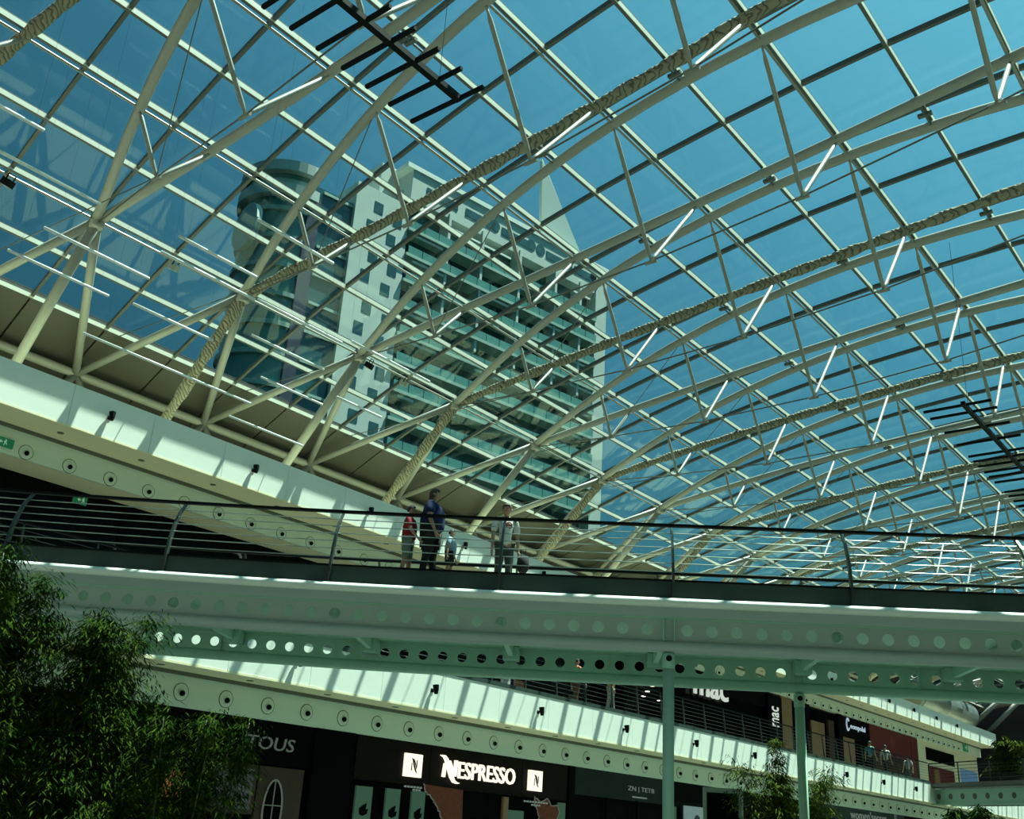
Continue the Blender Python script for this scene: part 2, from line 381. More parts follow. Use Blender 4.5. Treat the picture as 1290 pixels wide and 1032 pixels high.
for k in range(-2, 18):
    w = (k % 2 == 1)
    src = tw if w else tp
    if (w and k == -1) or (not w and k == -2): o = src
    else: o = copy_tree(src)
    o.location = Vector((-4.936*L, yc(4.936)+k*L, zt(4.936)))
    o['label'] = tlabel(k, w); o['group'] = 'arched roof trusses'

# ---------------------------------------------------------------- footbridge
BO = Vector((-11.03, 13.32, 0)); BU = Vector((.8238, .5669, 0)); BN = Vector((.5669, -.8238, 0))
def dzb(s): return .0020*s*s if s < 0 else .0003*s*s
def BP(s, i, z): return BO+BU*s-BN*i+Vector((0, 0, z+dzb(s)))
bridge = thing('footbridge', 'white steel footbridge with hole punched girders crossing the mall on two slim columns', 'footbridge', BP(0, 2.2, GZ))
bridge.location = (0, 0, 0)
SS = [x for x in np.arange(-11.0, 23.01, 1.0)]
def bsweep(name, prof, m, close=True, smooth=False, parent=None, **kw):
    b = MB(); b.sweep(lambda t: [BP(t, i, z) for i, z in prof], SS, 0, close); return b.build(name, m, parent or bridge, smooth, **kw)
bsweep('deck', [(.03, 3.86), (4.42, 3.86), (4.42, 4.03), (.03, 4.03)], DECK)
for i0, nm in ((0, 1), (4.45, -1)):
    bsweep('edge_channel', [(i0, 3.745), (i0+.03*nm, 3.745), (i0+.03*nm, 4.045), (i0, 4.045)], BAND)
    bsweep('edge_lip', [(i0-.02*nm, 4.03), (i0+.10*nm, 4.03), (i0+.10*nm, 4.06), (i0-.02*nm, 4.06)], BLACK)
    # white rounded eave pipe under the channel, soffit curving in to the girder
    c = (i0-.055*nm, 3.665)
    bsweep('eave_pipe', [(c[0]-.085*nm*math.cos(a), c[1]+.075*math.sin(a)) for a in np.linspace(0, 2*math.pi, 12, endpoint=False)], WHITE, True, True)
    pr = [(i0+nm*(.06+.46*t), 3.62-.10*math.sin(t*math.pi*.5)) for t in np.linspace(0, 1, 7)]
    bsweep('curved_soffit', pr+[(i, z+.02) for i, z in reversed(pr)], GIRDN, True)
bsweep('deck_soffit', [(.45, 3.51), (4.50, 3.51), (4.50, 3.54), (.45, 3.54)], GIRD)
def web(inset, centers, z0, z1, rad, gapfill):
    b = MB(); zc = (z0+z1)/2-.005; hw = .2065; n = 16; th = .012
    edges = []
    for c in centers:
        sq = []; ci = []
        for k in range(n):
            a = 2*math.pi*k/n; ca, sa = math.cos(a), math.sin(a); zh = (z1-z0)/2; zm = (z0+z1)/2
            if abs(ca) >= abs(sa)-1e-9: sq.append((c+math.copysign(hw, ca), zm+sa/abs(ca)*zh))
            else: sq.append((c+ca/abs(sa)*hw, zm+math.copysign(zh, sa)))
            ci.append((c+ca*rad, zc+sa*rad))
        vs = [BP(s, inset-th, z) for s, z in sq]+[BP(s, inset-th, z) for s, z in ci]+[BP(s, inset+th, z) for s, z in sq]+[BP(s, inset+th, z) for s, z in ci]
        fs = []
        for k in range(n):
            j = (k+1) % n
            fs += [(k, j, n+j, n+k), (2*n+k, 3*n+k, 3*n+j, 2*n+j), (n+k, n+j, 3*n+j, 3*n+k)]
        b.add(vs, fs); edges.append((c-hw, c+hw))
    edges.sort()
    for (a0, a1), (b0, b1) in zip(edges[:-1], edges[1:]):
        if b0-a1 > .01:
            b.hexa([BP(a1, inset-th, z0), BP(b0, inset-th, z0), BP(b0, inset+th, z0), BP(a1, inset+th, z0), BP(a1, inset-th, z1), BP(b0, inset-th, z1), BP(b0, inset+th, z1), BP(a1, inset+th, z1)])
    return b
near_c = [2.53-.413*i for i in range(33)]+[3.20+.413*i for i in range(46)]
far_c = [5.42-.403*i for i in range(40)]+[6.03+.403*i for i in range(41)]
for inset, cs, sg in ((.55, near_c, 1), (4.40, far_c, -1)):
    zz0, zz1 = (3.13, 3.53) if sg > 0 else (3.09, 3.49)
    zc = (zz0+zz1)/2
    gm = GIRDN if sg > 0 else GIRD
    web(inset, cs, zz0, zz1, .099, None).build('girder_web', gm, bridge)
    bsweep('bottom_tube', [(inset+.115*math.cos(a), zz0-.085+.10*math.sin(a)) for a in np.linspace(0, 2*math.pi, 14, endpoint=False)], gm, True, True)
    bsweep('top_flange', [(inset-.10, zz1), (inset+.10, zz1), (inset+.10, zz1+.02), (inset-.10, zz1+.02)], GIRD)
    for s in ([2.80, 2.98] if sg > 0 else [2.30, 5.66, 5.86, 8.1, -6.1]):
        b = MB(); q = [BP(s-.012, inset-.09, zz0), BP(s+.012, inset-.09, zz0), BP(s+.012, inset-.012, zz0), BP(s-.012, inset-.012, zz0)]
        b.hexa(q+[p+Vector((0, 0, zz1-zz0)) for p in q]); b.build('stiffener', GIRD, bridge)
for s in np.arange(-8.7, 20.4, 2.9):
    b = MB(); b.bar(BP(s, .6, 3.40), BP(s, 4.35, 3.40), .10, .20); b.build('cross_beam', GIRD, bridge)
    b = MB(); q = [BP(s+dx, i, z) for z in (3.24, 3.50) for dx, i in ((-.16, 4.0), (.16, 4.0), (.16, 4.36), (-.16, 4.36))]
    b.hexa(q).build('bracket', GIRD, bridge)
# railings
curve = [(-.015, 3.66), (-.015, 4.05), (.03, 4.35), (.12, 4.62), (.25, 4.87), (.45, 5.09)]
def cin(z):
    for (a, za), (b_, zb) in zip(curve[:-1], curve[1:]):
        if za <= z <= zb: return a+(b_-a)*(z-za)/(zb-za)
    return curve[-1][0]
for i0, sg in ((0, 1), (4.45, -1)):
    rl = link('railing', None, bridge)
    MB().sweep(lambda t: [BP(t, i0+sg*i, z) for i, z in ((.41, 5.10), (.50, 5.10), (.50, 5.145), (.41, 5.145))], SS, 0, True).build('handrail', BLACK, rl)
    for z in (4.20, 4.35, 4.50, 4.65, 4.80, 4.95):
        MB().tube([BP(t, i0+sg*(cin(z)+.03), z) for t in SS], .009, 6).build('rail', WIRE, rl, True)
    for s in np.arange(-8.68, 22.5, 2.9):
        b = MB(); vs = []; n = len(curve)
        wd = [.045, .055, .05, .045, .04, .03]
        for (i, z), w in zip(curve, wd):
            for ds in (-.02, .02):
                for di in (-w, w): vs.append(BP(s+ds, i0+sg*(i+di), z))
        fs = [(0, 1, 3, 2)]
        for k in range(n-1):
            o = 4*k; p = 4*k+4
            fs += [(o, o+1, p+1, p), (o+2, p+2, p+3, o+3), (o, p, p+2, o+2), (o+1, o+3, p+3, p+1)]
        o = 4*(n-1); fs.append((o, o+2, o+3, o+1))
        b.add(vs, fs); b.build('post', DARKRAIL, rl)
for s, i, zt_, lab in ((2.89, .55, 2.94, 'slim round steel column under the near girder, beside the dark shop corner'),
                       (5.76, 4.40, 2.90, 'slim round steel column under the far girder, behind the leafy plant')):
    base = BP(s, i, 0); base.z = GZ
    c = thing('steel_column', lab, 'column', base)
    H = zt_-GZ+dzb(s)
    MB().tube([(0, 0, 0), (0, 0, H-.26)], .093, 16).build('shaft', GIRD, c, True)
    MB().tube([(0, 0, 0), (0, 0, .03)], .2, 16).build('base_plate', GIRD, c)
    MB().tube([(0, 0, H-.26), (0, 0, H-.02), (0, 0, H)], [.105, .105, .08], 16).build('cap', GIRD, c, True)
    MB().lathe(BN*.09+Vector((0, 0, H-.10)), BN, [(.05, 0), (.05, .03), (.03, .035)], 12).build('pin', BLACK, c)

# ---------------------------------------------------------------- gallery balustrade, level one
bal = thing('balustrade', 'dark steel balustrade with thin horizontal rails along the lower gallery edge', 'railing')
MB().box((-20.12, YS, 5.08), (-20.05, 63.5, 5.12)).build('handrail', BLACK, bal)
MB().box((-20.10, YS, Z1T-.02), (-19.985, 63.5, Z1T+.10)).build('kerb', BAND, bal)
for z in (4.25, 4.39, 4.53, 4.67, 4.81, 4.95):
    MB().tube([(-20.06, YS, z), (-20.06, 63.5, z)], .008, 6).build('rail', DARKRAIL, bal, True)
pm = MB().hexa([(.03, -.02, 0), (.09, -.02, 0), (.09, .02, 0), (.03, .02, 0), (-.05, -.02, 1.06), (-.01, -.02, 1.06), (-.01, .02, 1.06), (-.05, .02, 1.06)]).mesh('post', DARKRAIL)
y = 3.0
while y < 63: link('post', pm, bal, (-20.07, y, Z1T)); y += 1.63

# ---------------------------------------------------------------- fascia spotlights
def spot_mesh():
    return MB().box((-.01, -.05, -.05), (.02, .05, .05)).tube([(0, 0, 0), (.14, 0, .0)], .02, 6), MB().tube([(.13, 0, .14), (.15, 0, .0), (.16, 0, -.10)], [.09, .075, .05], 10)
sa, sb = spot_mesh(); sm1 = sa.mesh('bracket', BLACK); sm2 = sb.mesh('lamp_head', BLACK)
def spotlight(y, xf, z, lab, grp):
    t = thing('spotlight', lab, 'spotlight', (xf, y, z), grp)
    link('bracket', sm1, t); link('lamp_head', sm2, t)
for n in range(12): spotlight(16.76+4.87*n, XF1, 3.50, 'black spotlight on the sunlit lower fascia, %s from the bamboo end' % ORD[n], 'lower fascia spotlights')
for n in range(16): spotlight((10.72+3.9*n)*1.255, XF2, 7.74*1.255, 'black spotlight on the upper fascia under the roof legs, %s from the green exit sign' % ORD[n], 'upper fascia spotlights')

# ---------------------------------------------------------------- exit signs
def exit_sign(x, y, z, w, h, lab, arrow=-1):
    t = thing('exit_sign', lab, 'sign', (x, y, z))
    MB().box((0, 0, 0), (.06, w, h)).build('panel', EXITG, t)
    b = MB(); d = Vector((.008, 0, 0)); e1 = (0, 1, 0); e2 = (0, 0, 1); o = (.06, w*.5, h*.5); q = h*.42
    b.plate([(-.95*q, 0), (-.4*q, .5*q), (-.4*q, .18*q), (.1*q, .18*q), (.1*q, -.18*q), (-.4*q, -.18*q), (-.4*q, -.5*q)], e1, e2, o, d)
    b.plate([(.45*q, -.85*q), (.65*q, -.85*q), (.85*q, -.1*q), (1.2*q, -.6*q), (1.35*q, -.5*q), (1.0*q, .25*q), (1.2*q, .4*q), (1.1*q, .55*q), (.6*q, .45*q), (.4*q, .05*q), (.55*q, 0), (.65*q, .15*q)], e1, e2, o, d)
    b.plate([(.85*q+.17*q*math.cos(a), .75*q+.17*q*math.sin(a)) for a in np.linspace(0, 2*math.pi, 8, endpoint=False)], e1, e2, o, d)
    b.build('pictogram', EXITW, t)
exit_sign(-26.43, 11.1, 8.48, .62, .24, 'green exit sign on the upper bulkhead at the far left edge')
exit_sign(-27.7, 14.3, 7.95, .42, .24, 'dim green exit sign below the upper bulkhead behind the bridge rail')
exit_sign(-26.43, 56.2, 8.42, .9, .42, 'green exit sign with arrow above the brown shop pillar')
exit_sign(-26.43, 93.0, 8.45, 1.2, .6, 'small green exit sign at the far end of the upper bulkhead')

# ---------------------------------------------------------------- shops, ground level
XG = -21.12
def shopfront(lab, y0, y1, z0, z1, x=XG, m=SHOPK):
    t = thing('shopfront', lab, 'shopfront', (x, (y0+y1)/2, z0)); t.location = (0, 0, 0)
    return t
def bx(t, name, x0, x1, y0, y1, z0, z1, m, **kw): return MB().box((x0, y0, z0), (x1, y1, z1)).build(name, m, t, **kw)
def stroke(b, pts, ws, e1, e2, o, d, m=0):
    L_ = []; R_ = []
    for i, p in enumerate(pts):
        a = Vector(pts[max(i-1, 0)]); c = Vector(pts[min(i+1, len(pts)-1)]); t = (c-a).normalized(); n = Vector((-t.y, t.x))*ws[i]/2
        L_.append(Vector(p)+n); R_.append(Vector(p)-n)
    for i in range(len(pts)-1):
        b.plate([tuple(R_[i]), tuple(R_[i+1]), tuple(L_[i+1]), tuple(L_[i])], e1, e2, o, d, m)
EY, EZ = (0, 1, 0), (0, 0, 1)
t = shopfront('black jewellery shopfront with TOUS letters and wooden oval window behind the bamboo', 14.4, 19.2, GZ, 2.2)
bx(t, 'header', XG-.1, XG, 14.4, 19.1, 1.2, 2.2, SHOPK)
wall_text('letters', 'TOUS', XG, 16.5, 17.98, 1.53, .30, SILV, t, .03, shear=.12)
bx(t, 'wood_panel', XG-.08, XG+.02, 17.0, 18.4, GZ, 1.15, WOODB)
b = MB(); cy, cz, ry, rz = 17.52, .18, .27, .66; N = 28
inner = [(ry*math.cos(a), rz*math.sin(a)) for a in np.linspace(0, 2*math.pi, N, endpoint=False)]
b.plate(inner, EY, EZ, (XG+.02, cy, cz), (.01, 0, 0)); b.build('oval_window', GLASSD, t)
b = MB(); b.tube([(XG+.04, cy+(ry+.02)*math.cos(a), cz+(rz+.02)*math.sin(a)) for a in np.linspace(0, 2*math.pi, 33)], .025, 6); b.build('oval_frame', SILV, t)
b = MB(); b.bar((XG+.04, cy, cz-rz), (XG+.04, cy, cz+rz), .02, .02, (1, 0, 0)); b.bar((XG+.04, cy-ry, cz+.1), (XG+.04, cy+ry, cz+.1), .02, .02, (1, 0, 0)); b.build('oval_muntin', SILV, t)
bx(t, 'poster', XG-.02, XG+.03, 15.7, 16.85, .15, 1.05, mat('poster_pale', (.16, .12, .13), .6, 0, .5, 3))
bx(t, 'poster_frame', XG-.02, XG+.02, 15.6, 16.95, .05, 1.15, WOODB)
bx(t, 'side_pier', XG-.1, XG+.06, 18.6, 20.0, GZ, 2.2, SHOPK)
t = shopfront('dark shopfront hidden behind the bamboo at the near end', 6, 14.4, GZ, 2.2)
bx(t, 'header', XG-.1, XG, 6, 14.38, 1.2, 2.2, SHOPK); bx(t, 'shop_window', XG-.12, XG-.06, 6, 14.38, GZ, 1.2, GLASSD)
bx(t, 'lit_panel', XG-.05, XG+.02, 14.45, 14.9, .3, .85, mat('lit_orange', (.3, .12, .05), .6, emit=(.6, .22, .08), estr=.3))

t = shopfront('brown coffee shopfront with glowing NESPRESSO sign and rust coloured map panels', 20, 29.8, GZ, 2.2)
bx(t, 'header', XG-.08, XG, 20.1, 29.75, 1.08, 2.18, SHOPB)
for i, (ya, yb) in enumerate(((20.1, 23.0), (23.02, 27.3), (27.32, 29.75))): bx(t, 'header_panel', XG, XG+.015, ya, yb, 1.1, 2.16, SHOPB)
for (ya, yb) in ((21.92, 22.60), (27.58, 28.26)):
    q = bx(t, 'logo_sign', XG+.015, XG+.10, ya, yb, 1.28, 1.89, LIT, label='glowing cream square with a dark N mark')
    b = MB(); o = (XG+.10, (ya+yb)/2, 1.585); d = (.008, 0, 0); k = .19
    stroke(b, [(-.55*k, 1.0*k), (-.25*k, .75*k), (.1*k, -.1*k), (.45*k, -.75*k), (.75*k, -1.05*k)], [.05*k, .25*k, .3*k, .25*k, .05*k], EY, EZ, o, d)
    stroke(b, [(-.15*k, .95*k), (.2*k, .45*k), (.62*k, -.45*k)], [.05*k, .2*k, .12*k], EY, EZ, o, d)
    stroke(b, [(-.45*k, .35*k), (-.48*k, -.75*k)], [.12*k, .18*k], EY, EZ, o, d)
    stroke(b, [(.6*k, -.35*k), (.62*k, .75*k)], [.12*k, .18*k], EY, EZ, o, d)
    b.build('mark', SHOPK, q)
b = MB(); o = (XG+.02, 23.84, 1.38); d = (.09, 0, 0); k = .50
stroke(b, [(-.90*k, 1.16*k), (-.62*k, 1.12*k), (-.42*k, .96*k), (-.16*k, .52*k), (.12*k, .06*k), (.34*k, -.18*k), (.62*k, -.26*k), (.80*k, -.24*k)], [.03*k, .13*k, .20*k, .24*k, .22*k, .15*k, .08*k, .02*k], EY, EZ, o, d)
stroke(b, [(-.58*k, 0), (-.50*k, .74*k)], [.17*k, .12*k], EY, EZ, o, d)
stroke(b, [(.44*k, .10*k), (.44*k, .98*k)], [.10*k, .18*k], EY, EZ, o, d)
stroke(b, [(-.12*k, .92*k), (.08*k, .56*k), (.34*k, .12*k)], [.04*k, .13*k, .10*k], EY, EZ, o, d)
b.build('letter_capital', LIT, t, label='glowing swash capital N')
wall_text('letters', 'ESPRESSO', XG+.02, 24.22, 26.90, 1.385, .47, LIT, t, .05, off=.006)
for (ya, yb, zb) in ((20.25, 20.85, .92), (21.37, 21.92, .93), (22.38, 22.92, .93)):
    q = bx(t, 'light_panel', XG-.04, XG+.02, ya, yb, -1.2, zb, PALEG)
    b = MB(); c = ((ya+yb)/2, .35)
    b.plate([(-.14, -.12), (-.02, -.16), (.14, -.10), (.16, .02), (.08, .0), (.10, .16), (-.04, .10), (-.16, .02)], EY, EZ, (XG+.02, c[0]+.02, c[1]), (.012, 0, 0)); b.build('leaf_print', SHOPK, q)
def jag(pts, n=5, amp=.05):
    out = []
    for (x0, y0), (x1, y1) in zip(pts[:-1], pts[1:]):
        for i in range(n):
            f = i/n; out.append((x0+(x1-x0)*f+random.uniform(-amp, amp), y0+(y1-y0)*f+random.uniform(-amp*.6, amp*.6)))
    return out+[pts[-1]]
edge = jag([(22.8, 1.16), (22.95, .92), (23.3, .7), (23.55, .45), (23.7, .1), (23.75, -.3)], 6, .045)
b = MB(); b.plate(edge+[(24.6, -.3), (24.5, 1.08), (23.2, 1.12)], EY, EZ, (XG, 0, 0), (.03, 0, 0)); b.build('map_panel', RUST, t)
b = MB(); stroke(b, edge, [.035]*len(edge), EY, EZ, (XG+.03, 0, 0), (.012, 0, 0)); b.build('map_outline', SILV, t)
edge = jag([(27.95, 1.12), (28.0, .85), (28.3, .55), (28.2, .2), (28.3, -.3)], 5, .05); e2 = jag([(28.9, -.3), (29.1, .3), (29.3, .7), (29.25, .95), (28.9, .9), (28.7, 1.1), (28.3, .98), (27.95, 1.12)], 4, .04)
b = MB(); b.plate(edge+e2, EY, EZ, (XG, 0, 0), (.03, 0, 0)); b.build('map_panel', RUST, t)
b = MB(); stroke(b, edge, [.035]*len(edge), EY, EZ, (XG+.03, 0, 0), (.012, 0, 0)); stroke(b, e2, [.035]*len(e2), EY, EZ, (XG+.03, 0, 0), (.012, 0, 0)); b.build('map_outline', SILV, t)
bx(t, 'shop_window', XG-.12, XG-.06, 20, 29.8, GZ, 1.1, GLASSD)
bx(t, 'light_panel', XG-.05, XG, 29.3, 29.72, -1.2, 1.02, PALEG); bx(t, 'light_panel', XG-.05, XG, 26.5, 27.5, -1.2, .66, PALEG)
bx(t, 'wood_post', XG-.05, XG+.04, 26.42, 26.66, -1.2, 1.02, WOODL)
for (ya, yb, z, n_) in ((27.4, 28.7, .93, 9), (27.8, 28.3, .84, 4), (22.0, 22.75, 1.0, 6), (22.35, 22.7, .93, 3)):
    b = MB(); st = (yb-ya)/n_
    for i in range(n_): b.box((XG+.045, ya+i*st, z), (XG+.049, ya+(i+.78)*st, z+.05))
    b.build('caption', LITD, t)
bx(t, 'side_pier', XG-.1, XG+.05, 29.8, 30.15, GZ, 2.2, SHOPK)

t = shopfront('dark grey shopfront with faint lettering and amber shelves, behind the near column', 30.2, 36, GZ, 2.2)
bx(t, 'header', XG-.08, XG, 30.2, 36.2, 1.33, 2.2, mat('shop_grey', (.012, .02, .018), .4, 0, .2, 2, spec=.2))
wall_text('letters', 'ZN | TETB', XG, 33.5, 35.3, 1.62, .2, LITD, t, .01); bx(t, 'caption', XG, XG+.005, 33.8, 34.8, 1.44, 1.49, LITD)
bx(t, 'shelf_backdrop', XG-.5, XG-.4, 30.2, 36.2, GZ, 1.33, AMBER)
for y in (32.2, 34.2): bx(t, 'mullion', XG-.06, XG, y-.05, y+.05, GZ, 1.33, SHOPK)
for z in (.2, .7): bx(t, 'shelf', XG-.4, XG-.15, 30.3, 36.1, z, z+.03, WOODB)
jar = MB().lathe((0, 0, 0), (0, 0, 1), [(.05, 0), (.055, .02), (.055, .17), (.03, .21), (.03, .26)], 8).mesh('bottle', [mat('bottle_dark', (.06, .02, .01), .2)])
nn = 0
for z in (.23, .73):
    for i in range(13):
        o = link('bottle', jar, None, (XG-.27, 30.5+i*.44, z)); o['label'] = 'dark bottle on the %s amber shelf of the grey shop, %s from the coffee shop' % ('lower' if z < .5 else 'upper', ORD[i]); o['category'] = 'bottle'; o['group'] = 'bottles on the amber shelves'
t = shopfront('dark shopfront with a white portrait poster, behind the grey totem', 36.2, 41.5, GZ, 2.2)
bx(t, 'header', XG-.08, XG, 36.25, 41.5, 1.5, 2.2, SHOPK); bx(t, 'shop_window', XG-.12, XG-.05, 36.25, 41.5, GZ, 1.5, GLASSD)
q = bx(t, 'poster', XG-.03, XG+.02, 37.5, 39.1, -1.0, 1.38, mat('poster_white', (.42, .5, .5), .6, emit=(.7, .85, .9), estr=.08))
b = MB(); b.plate([(.28*math.cos(a), .34*math.sin(a)) for a in np.linspace(0, 2*math.pi, 14, endpoint=False)], EY, EZ, (XG+.02, 38.5, .75), (.01, 0, 0)); b.build('portrait', mat('portrait_grey', (.06, .07, .07), .7), q)
bx(t, 'poster', XG-.03, XG+.02, 36.3, 36.9, -1.0, 1.3, PALEG)
t = shopfront('black and green shopfront with small white letters, behind the leafy plant', 50, 62, GZ, 2.2)
bx(t, 'header', XG-.08, XG, 50, 62, 1.6, 2.2, mat('shop_green', (.012, .035, .028), .4, 0, .2, 2)); wall_text('letters', "women'secret", XG, 54.2, 59.2, 1.70, .42, LITD, t, .02)
bx(t, 'shop_window', XG-.12, XG-.05, 50, 62, GZ, 1.6, GLASSD)
bx(t, 'mullion', XG-.06, XG+.02, 60.4, 60.8, GZ, 2.2, GREYF)
t = shopfront('plain dark shopfront between the poster shop and the leafy plant', 41.5, 50, GZ, 2.2)
bx(t, 'header', XG-.08, XG, 41.55, 49.95, 1.5, 2.2, SHOPK); bx(t, 'shop_window', XG-.12, XG-.05, 41.55, 49.95, GZ, 1.5, GLASSD)

# display totem in front of the poster shop
t = thing('display_totem', 'tall grey framed display totem standing left of the leafy plant', 'totem', (-11.1, 21.35, GZ)); t.rotation_euler.z = math.atan2(.70, .22)-math.pi/2+.0
ang = math.atan2(21.5-21.1, -10.75+11.4); t.rotation_euler.z = ang
b = MB(); b.box((-.40, -.10, 0), (.40, .10, 2.76)).build('frame', GREYF, t)
MB().box((-.30, -.115, .5), (.30, -.10, 2.62)).build('screen', GLASSD, t)
MB().box((-.33, -.108, .46), (.33, -.10, 2.66)).build('bezel', BLACK, t)
MB().box((.40, -.09, 0), (.43, .09, 2.74)).build('side_trim', WHITE, t)

# ---------------------------------------------------------------- shops, level one
XU = -26.55
def ushop(lab, y0, y1): return thing('shopfront', lab, 'shopfront', (0, 0, 0))
t = ushop('black unlit shopfront with pale script letters behind the left bridge railing', -5, 32)
bx(t, 'shop_window', -27.85, -27.8, -5, 32, Z1T, 8.34, GLASSD); wall_text('letters', 'Douglas', -27.78, 19.9, 22.2, 7.30, .62, SILV, t, .03, shear=.25)
for y in range(-4, 32, 4): bx(t, 'mullion', -27.86, -27.74, y-.05, y+.05, Z1T, 8.34, SHOPK)
t = ushop('dark shopfront with orange and yellow displays above the coffee shop', 32, 41)
bx(t, 'shop_window', -27.85, -27.8, 32, 41, Z1T, 8.34, GLASSD)
for y, m, h in ((32.4, ORANGE, 1.5), (33.4, WOODB, 1.7), (34.6, ORANGE, 1.9), (36.0, SHOPR, 1.4), (37.3, ORANGE, 1.6), (38.6, WOODB, 1.8)):
    bx(t, 'display_panel', -27.78, -27.5, y, y+.8, Z1T, Z1T+h, m)
t = ushop('black cosmetics shopfront with white mac letters on header and side blade', 42, 58.4)
bx(t, 'header', XU-.2, XU, 45.0, 57.0, 7.45, 8.36, SHOPK); bx(t, 'shop_window', XU-.3, XU-.22, 42, 57, Z1T, 7.5, GLASSD)
wall_text('letters', 'mac', XU, 48.2, 51.9, 7.12, .95, LITD, t, .04, off=.012)
MATS['mac_white'] = mat('mac_white', (.6, .6, .55), .5, emit=(.9, .95, .85), estr=.5)
t_l = [o for o in bpy.data.objects if o.parent == t and o.name.startswith('letters')][-1]; t_l.data.materials[0] = MATS['mac_white']
bx(t, 'blade_sign', XU-.1, XU+.1, 56.6, 58.4, 5.2, 8.2, SHOPK); wall_text('side_letters', 'mac', XU+.1, 57.05, 57.95, 6.5, 1.1, MATS['mac_white'], t, .02, rot=1, off=.012)
for y in (44.5, 47.5, 50.5, 53.5): bx(t, 'display_panel', XU-.22, XU-.05, y, y+1.0, Z1T, Z1T+1.5, mat('display_dim%d' % int(y), (.05, .04, .025), .6, 0, .5, 4))
bx(t, 'wood_pier', XU-.3, XU+.05, 58.4, 59.9, Z1T, 8.34, WOODL, label='tan wooden pier')
t = ushop('dim shopfront of brown displays between the tan pier and the white lettered shop', 60, 67.4)
bx(t, 'shop_window', XU-.3, XU-.22, 60, 67, Z1T, 8.34, GLASSD); bx(t, 'display_panel', XU-.2, XU-.1, 63.0, 65.0, 4.2, 7.5, WOODL); bx(t, 'display_panel', XU-.2, XU-.05, 65.5, 66.4, 4.1, 7.8, WOODB)
bx(t, 'frame_post', XU-.2, XU+.03, 62.0, 62.5, Z1T, 8.34, SHOPK); bx(t, 'frame_post', XU-.2, XU+.03, 67.0, 67.6, Z1T, 8.34, SHOPK)
t = ushop('black shopfront with blue white rounded letters and a wooden door, left of the red shop', 67.6, 72.4)
bx(t, 'header', XU-.2, XU, 67.7, 72.4, 7.0, 8.3, SHOPK); wall_text('letters', 'eompolal', XU, 69.0, 71.6, 7.55, .42, mat('blue_white', (.5, .6, .7), .5, emit=(.7, .85, 1), estr=.4), t, .03, off=.01)
b = MB(); b.tube([(XU+.03, 68.55+.22*math.cos(a), 7.85+.38*math.sin(a)) for a in np.linspace(.6, 5.7, 16)], .05, 6); b.build('emblem', MATS['blue_white'], t)
bx(t, 'wood_door', XU-.2, XU, 67.7, 69.6, Z1T, 7.0, WOODL); bx(t, 'shop_window', XU-.3, XU-.2, 69.6, 72.4, Z1T, 7.0, GLASSD)
t = ushop('red shopfront with faint round emblem, right of the white lettered shop', 72.4, 82)
bx(t, 'header', XU-.2, XU, 72.45, 82, 6.6, 8.3, SHOPR); bx(t, 'shop_window', XU-.3, XU-.2, 72.45, 82, Z1T, 6.6, mat('red_window', (.06, .03, .015), .3, 0, .5, 2)); bx(t, 'red_pier', XU-.2, XU+.02, 80.6, 82, Z1T, 8.3, SHOPR)
MB().lathe((XU, 76.6, 7.5), (1, 0, 0), [(.45, 0), (.45, .02)], 16).build('emblem', mat('emblem_red', (.22, .03, .02), .5), t)
t = ushop('cream shopfront with black header and red goods at the far end', 82, 97)
bx(t, 'wall_panel', XU-.2, XU, 82, 97, Z1T, 8.34, SOFF); bx(t, 'header', XU, XU+.04, 83.8, 90.6, 7.0, 7.9, SHOPK); bx(t, 'display_panel', XU, XU+.06, 84.0, 90.2, 4.2, 6.6, SHOPR)
bx(t, 'goods', XU+.06, XU+.2, 85, 86, 4.2, 6.4, WOODL); bx(t, 'screen', XU, XU+.06, 92, 96.5, 4.6, 7.0, mat('blue_screen', (.05, .12, .2), .3, emit=(.2, .45, .7), estr=.2))
# ceiling spots inside the gallery
for n, (y, z) in enumerate(((39.9, 6.26), (39.5, 5.98), (39.2, 5.74), (40.5, 5.73))):
    t = thing('ceiling_spot', 'small glowing spot lamp beside the near column, %s from the top' % ORD[n], 'lamp', (-24, y, z), 'glowing spots left of the mac shop')
    MB().lathe((0, 0, 0), (0, 0, 1), [(.07, 0), (.07, .05), (.03, .1)], 10).build('housing', BLACK, t); MB().lathe((0, 0, -.012), (0, 0, 1), [(.10, 0), (.10, .011)], 10).build('lens', SPOTL, t)
    MB().tube([(0, 0, .1), (0, 0, 8.34-z)], .012, 5).build('rod', BLACK, t)

# ---------------------------------------------------------------- people
def skin_mesh(name, nodes, edges, m, sub=1, root=0):
    me = bpy.data.meshes.new(name); me.from_pydata([n[:3] for n in nodes], edges, [])
    o = bpy.data.objects.new('skin_tmp', me); COL.objects.link(o)
    md = o.modifiers.new('s', 'SKIN'); md.use_smooth_shade = True
    for i, n in enumerate(nodes):
        sv = me.skin_vertices[0].data[i]; r = n[3]; sv.radius = r if isinstance(r, tuple) else (r, r); sv.use_root = (i == root)
    if sub: o.modifiers.new('d', 'SUBSURF').levels = sub; o.modifiers[-1].render_levels = sub
    dg = bpy.context.evaluated_depsgraph_get(); r = bpy.data.meshes.new_from_object(o.evaluated_get(dg)); bpy.data.objects.remove(o)
    r.name = name; r.materials.clear(); r.materials.append(m)
    return r
SKINM = mat('skin', (.42, .25, .17), .55, 0, .06, 8); HAIRB = mat('hair_brown', (.05, .028, .015), .7, 0, .3, 20); HAIRD = mat('hair_dark', (.012, .009, .008), .7)
SHOEW = mat('shoe_white', (.55, .56, .52), .5); SHOED = mat('shoe_dark', (.02, .02, .02), .5); EYE = mat('eye_dark', (.01, .01, .01), .3); LIPS = mat('lips', (.30, .12, .10), .6)
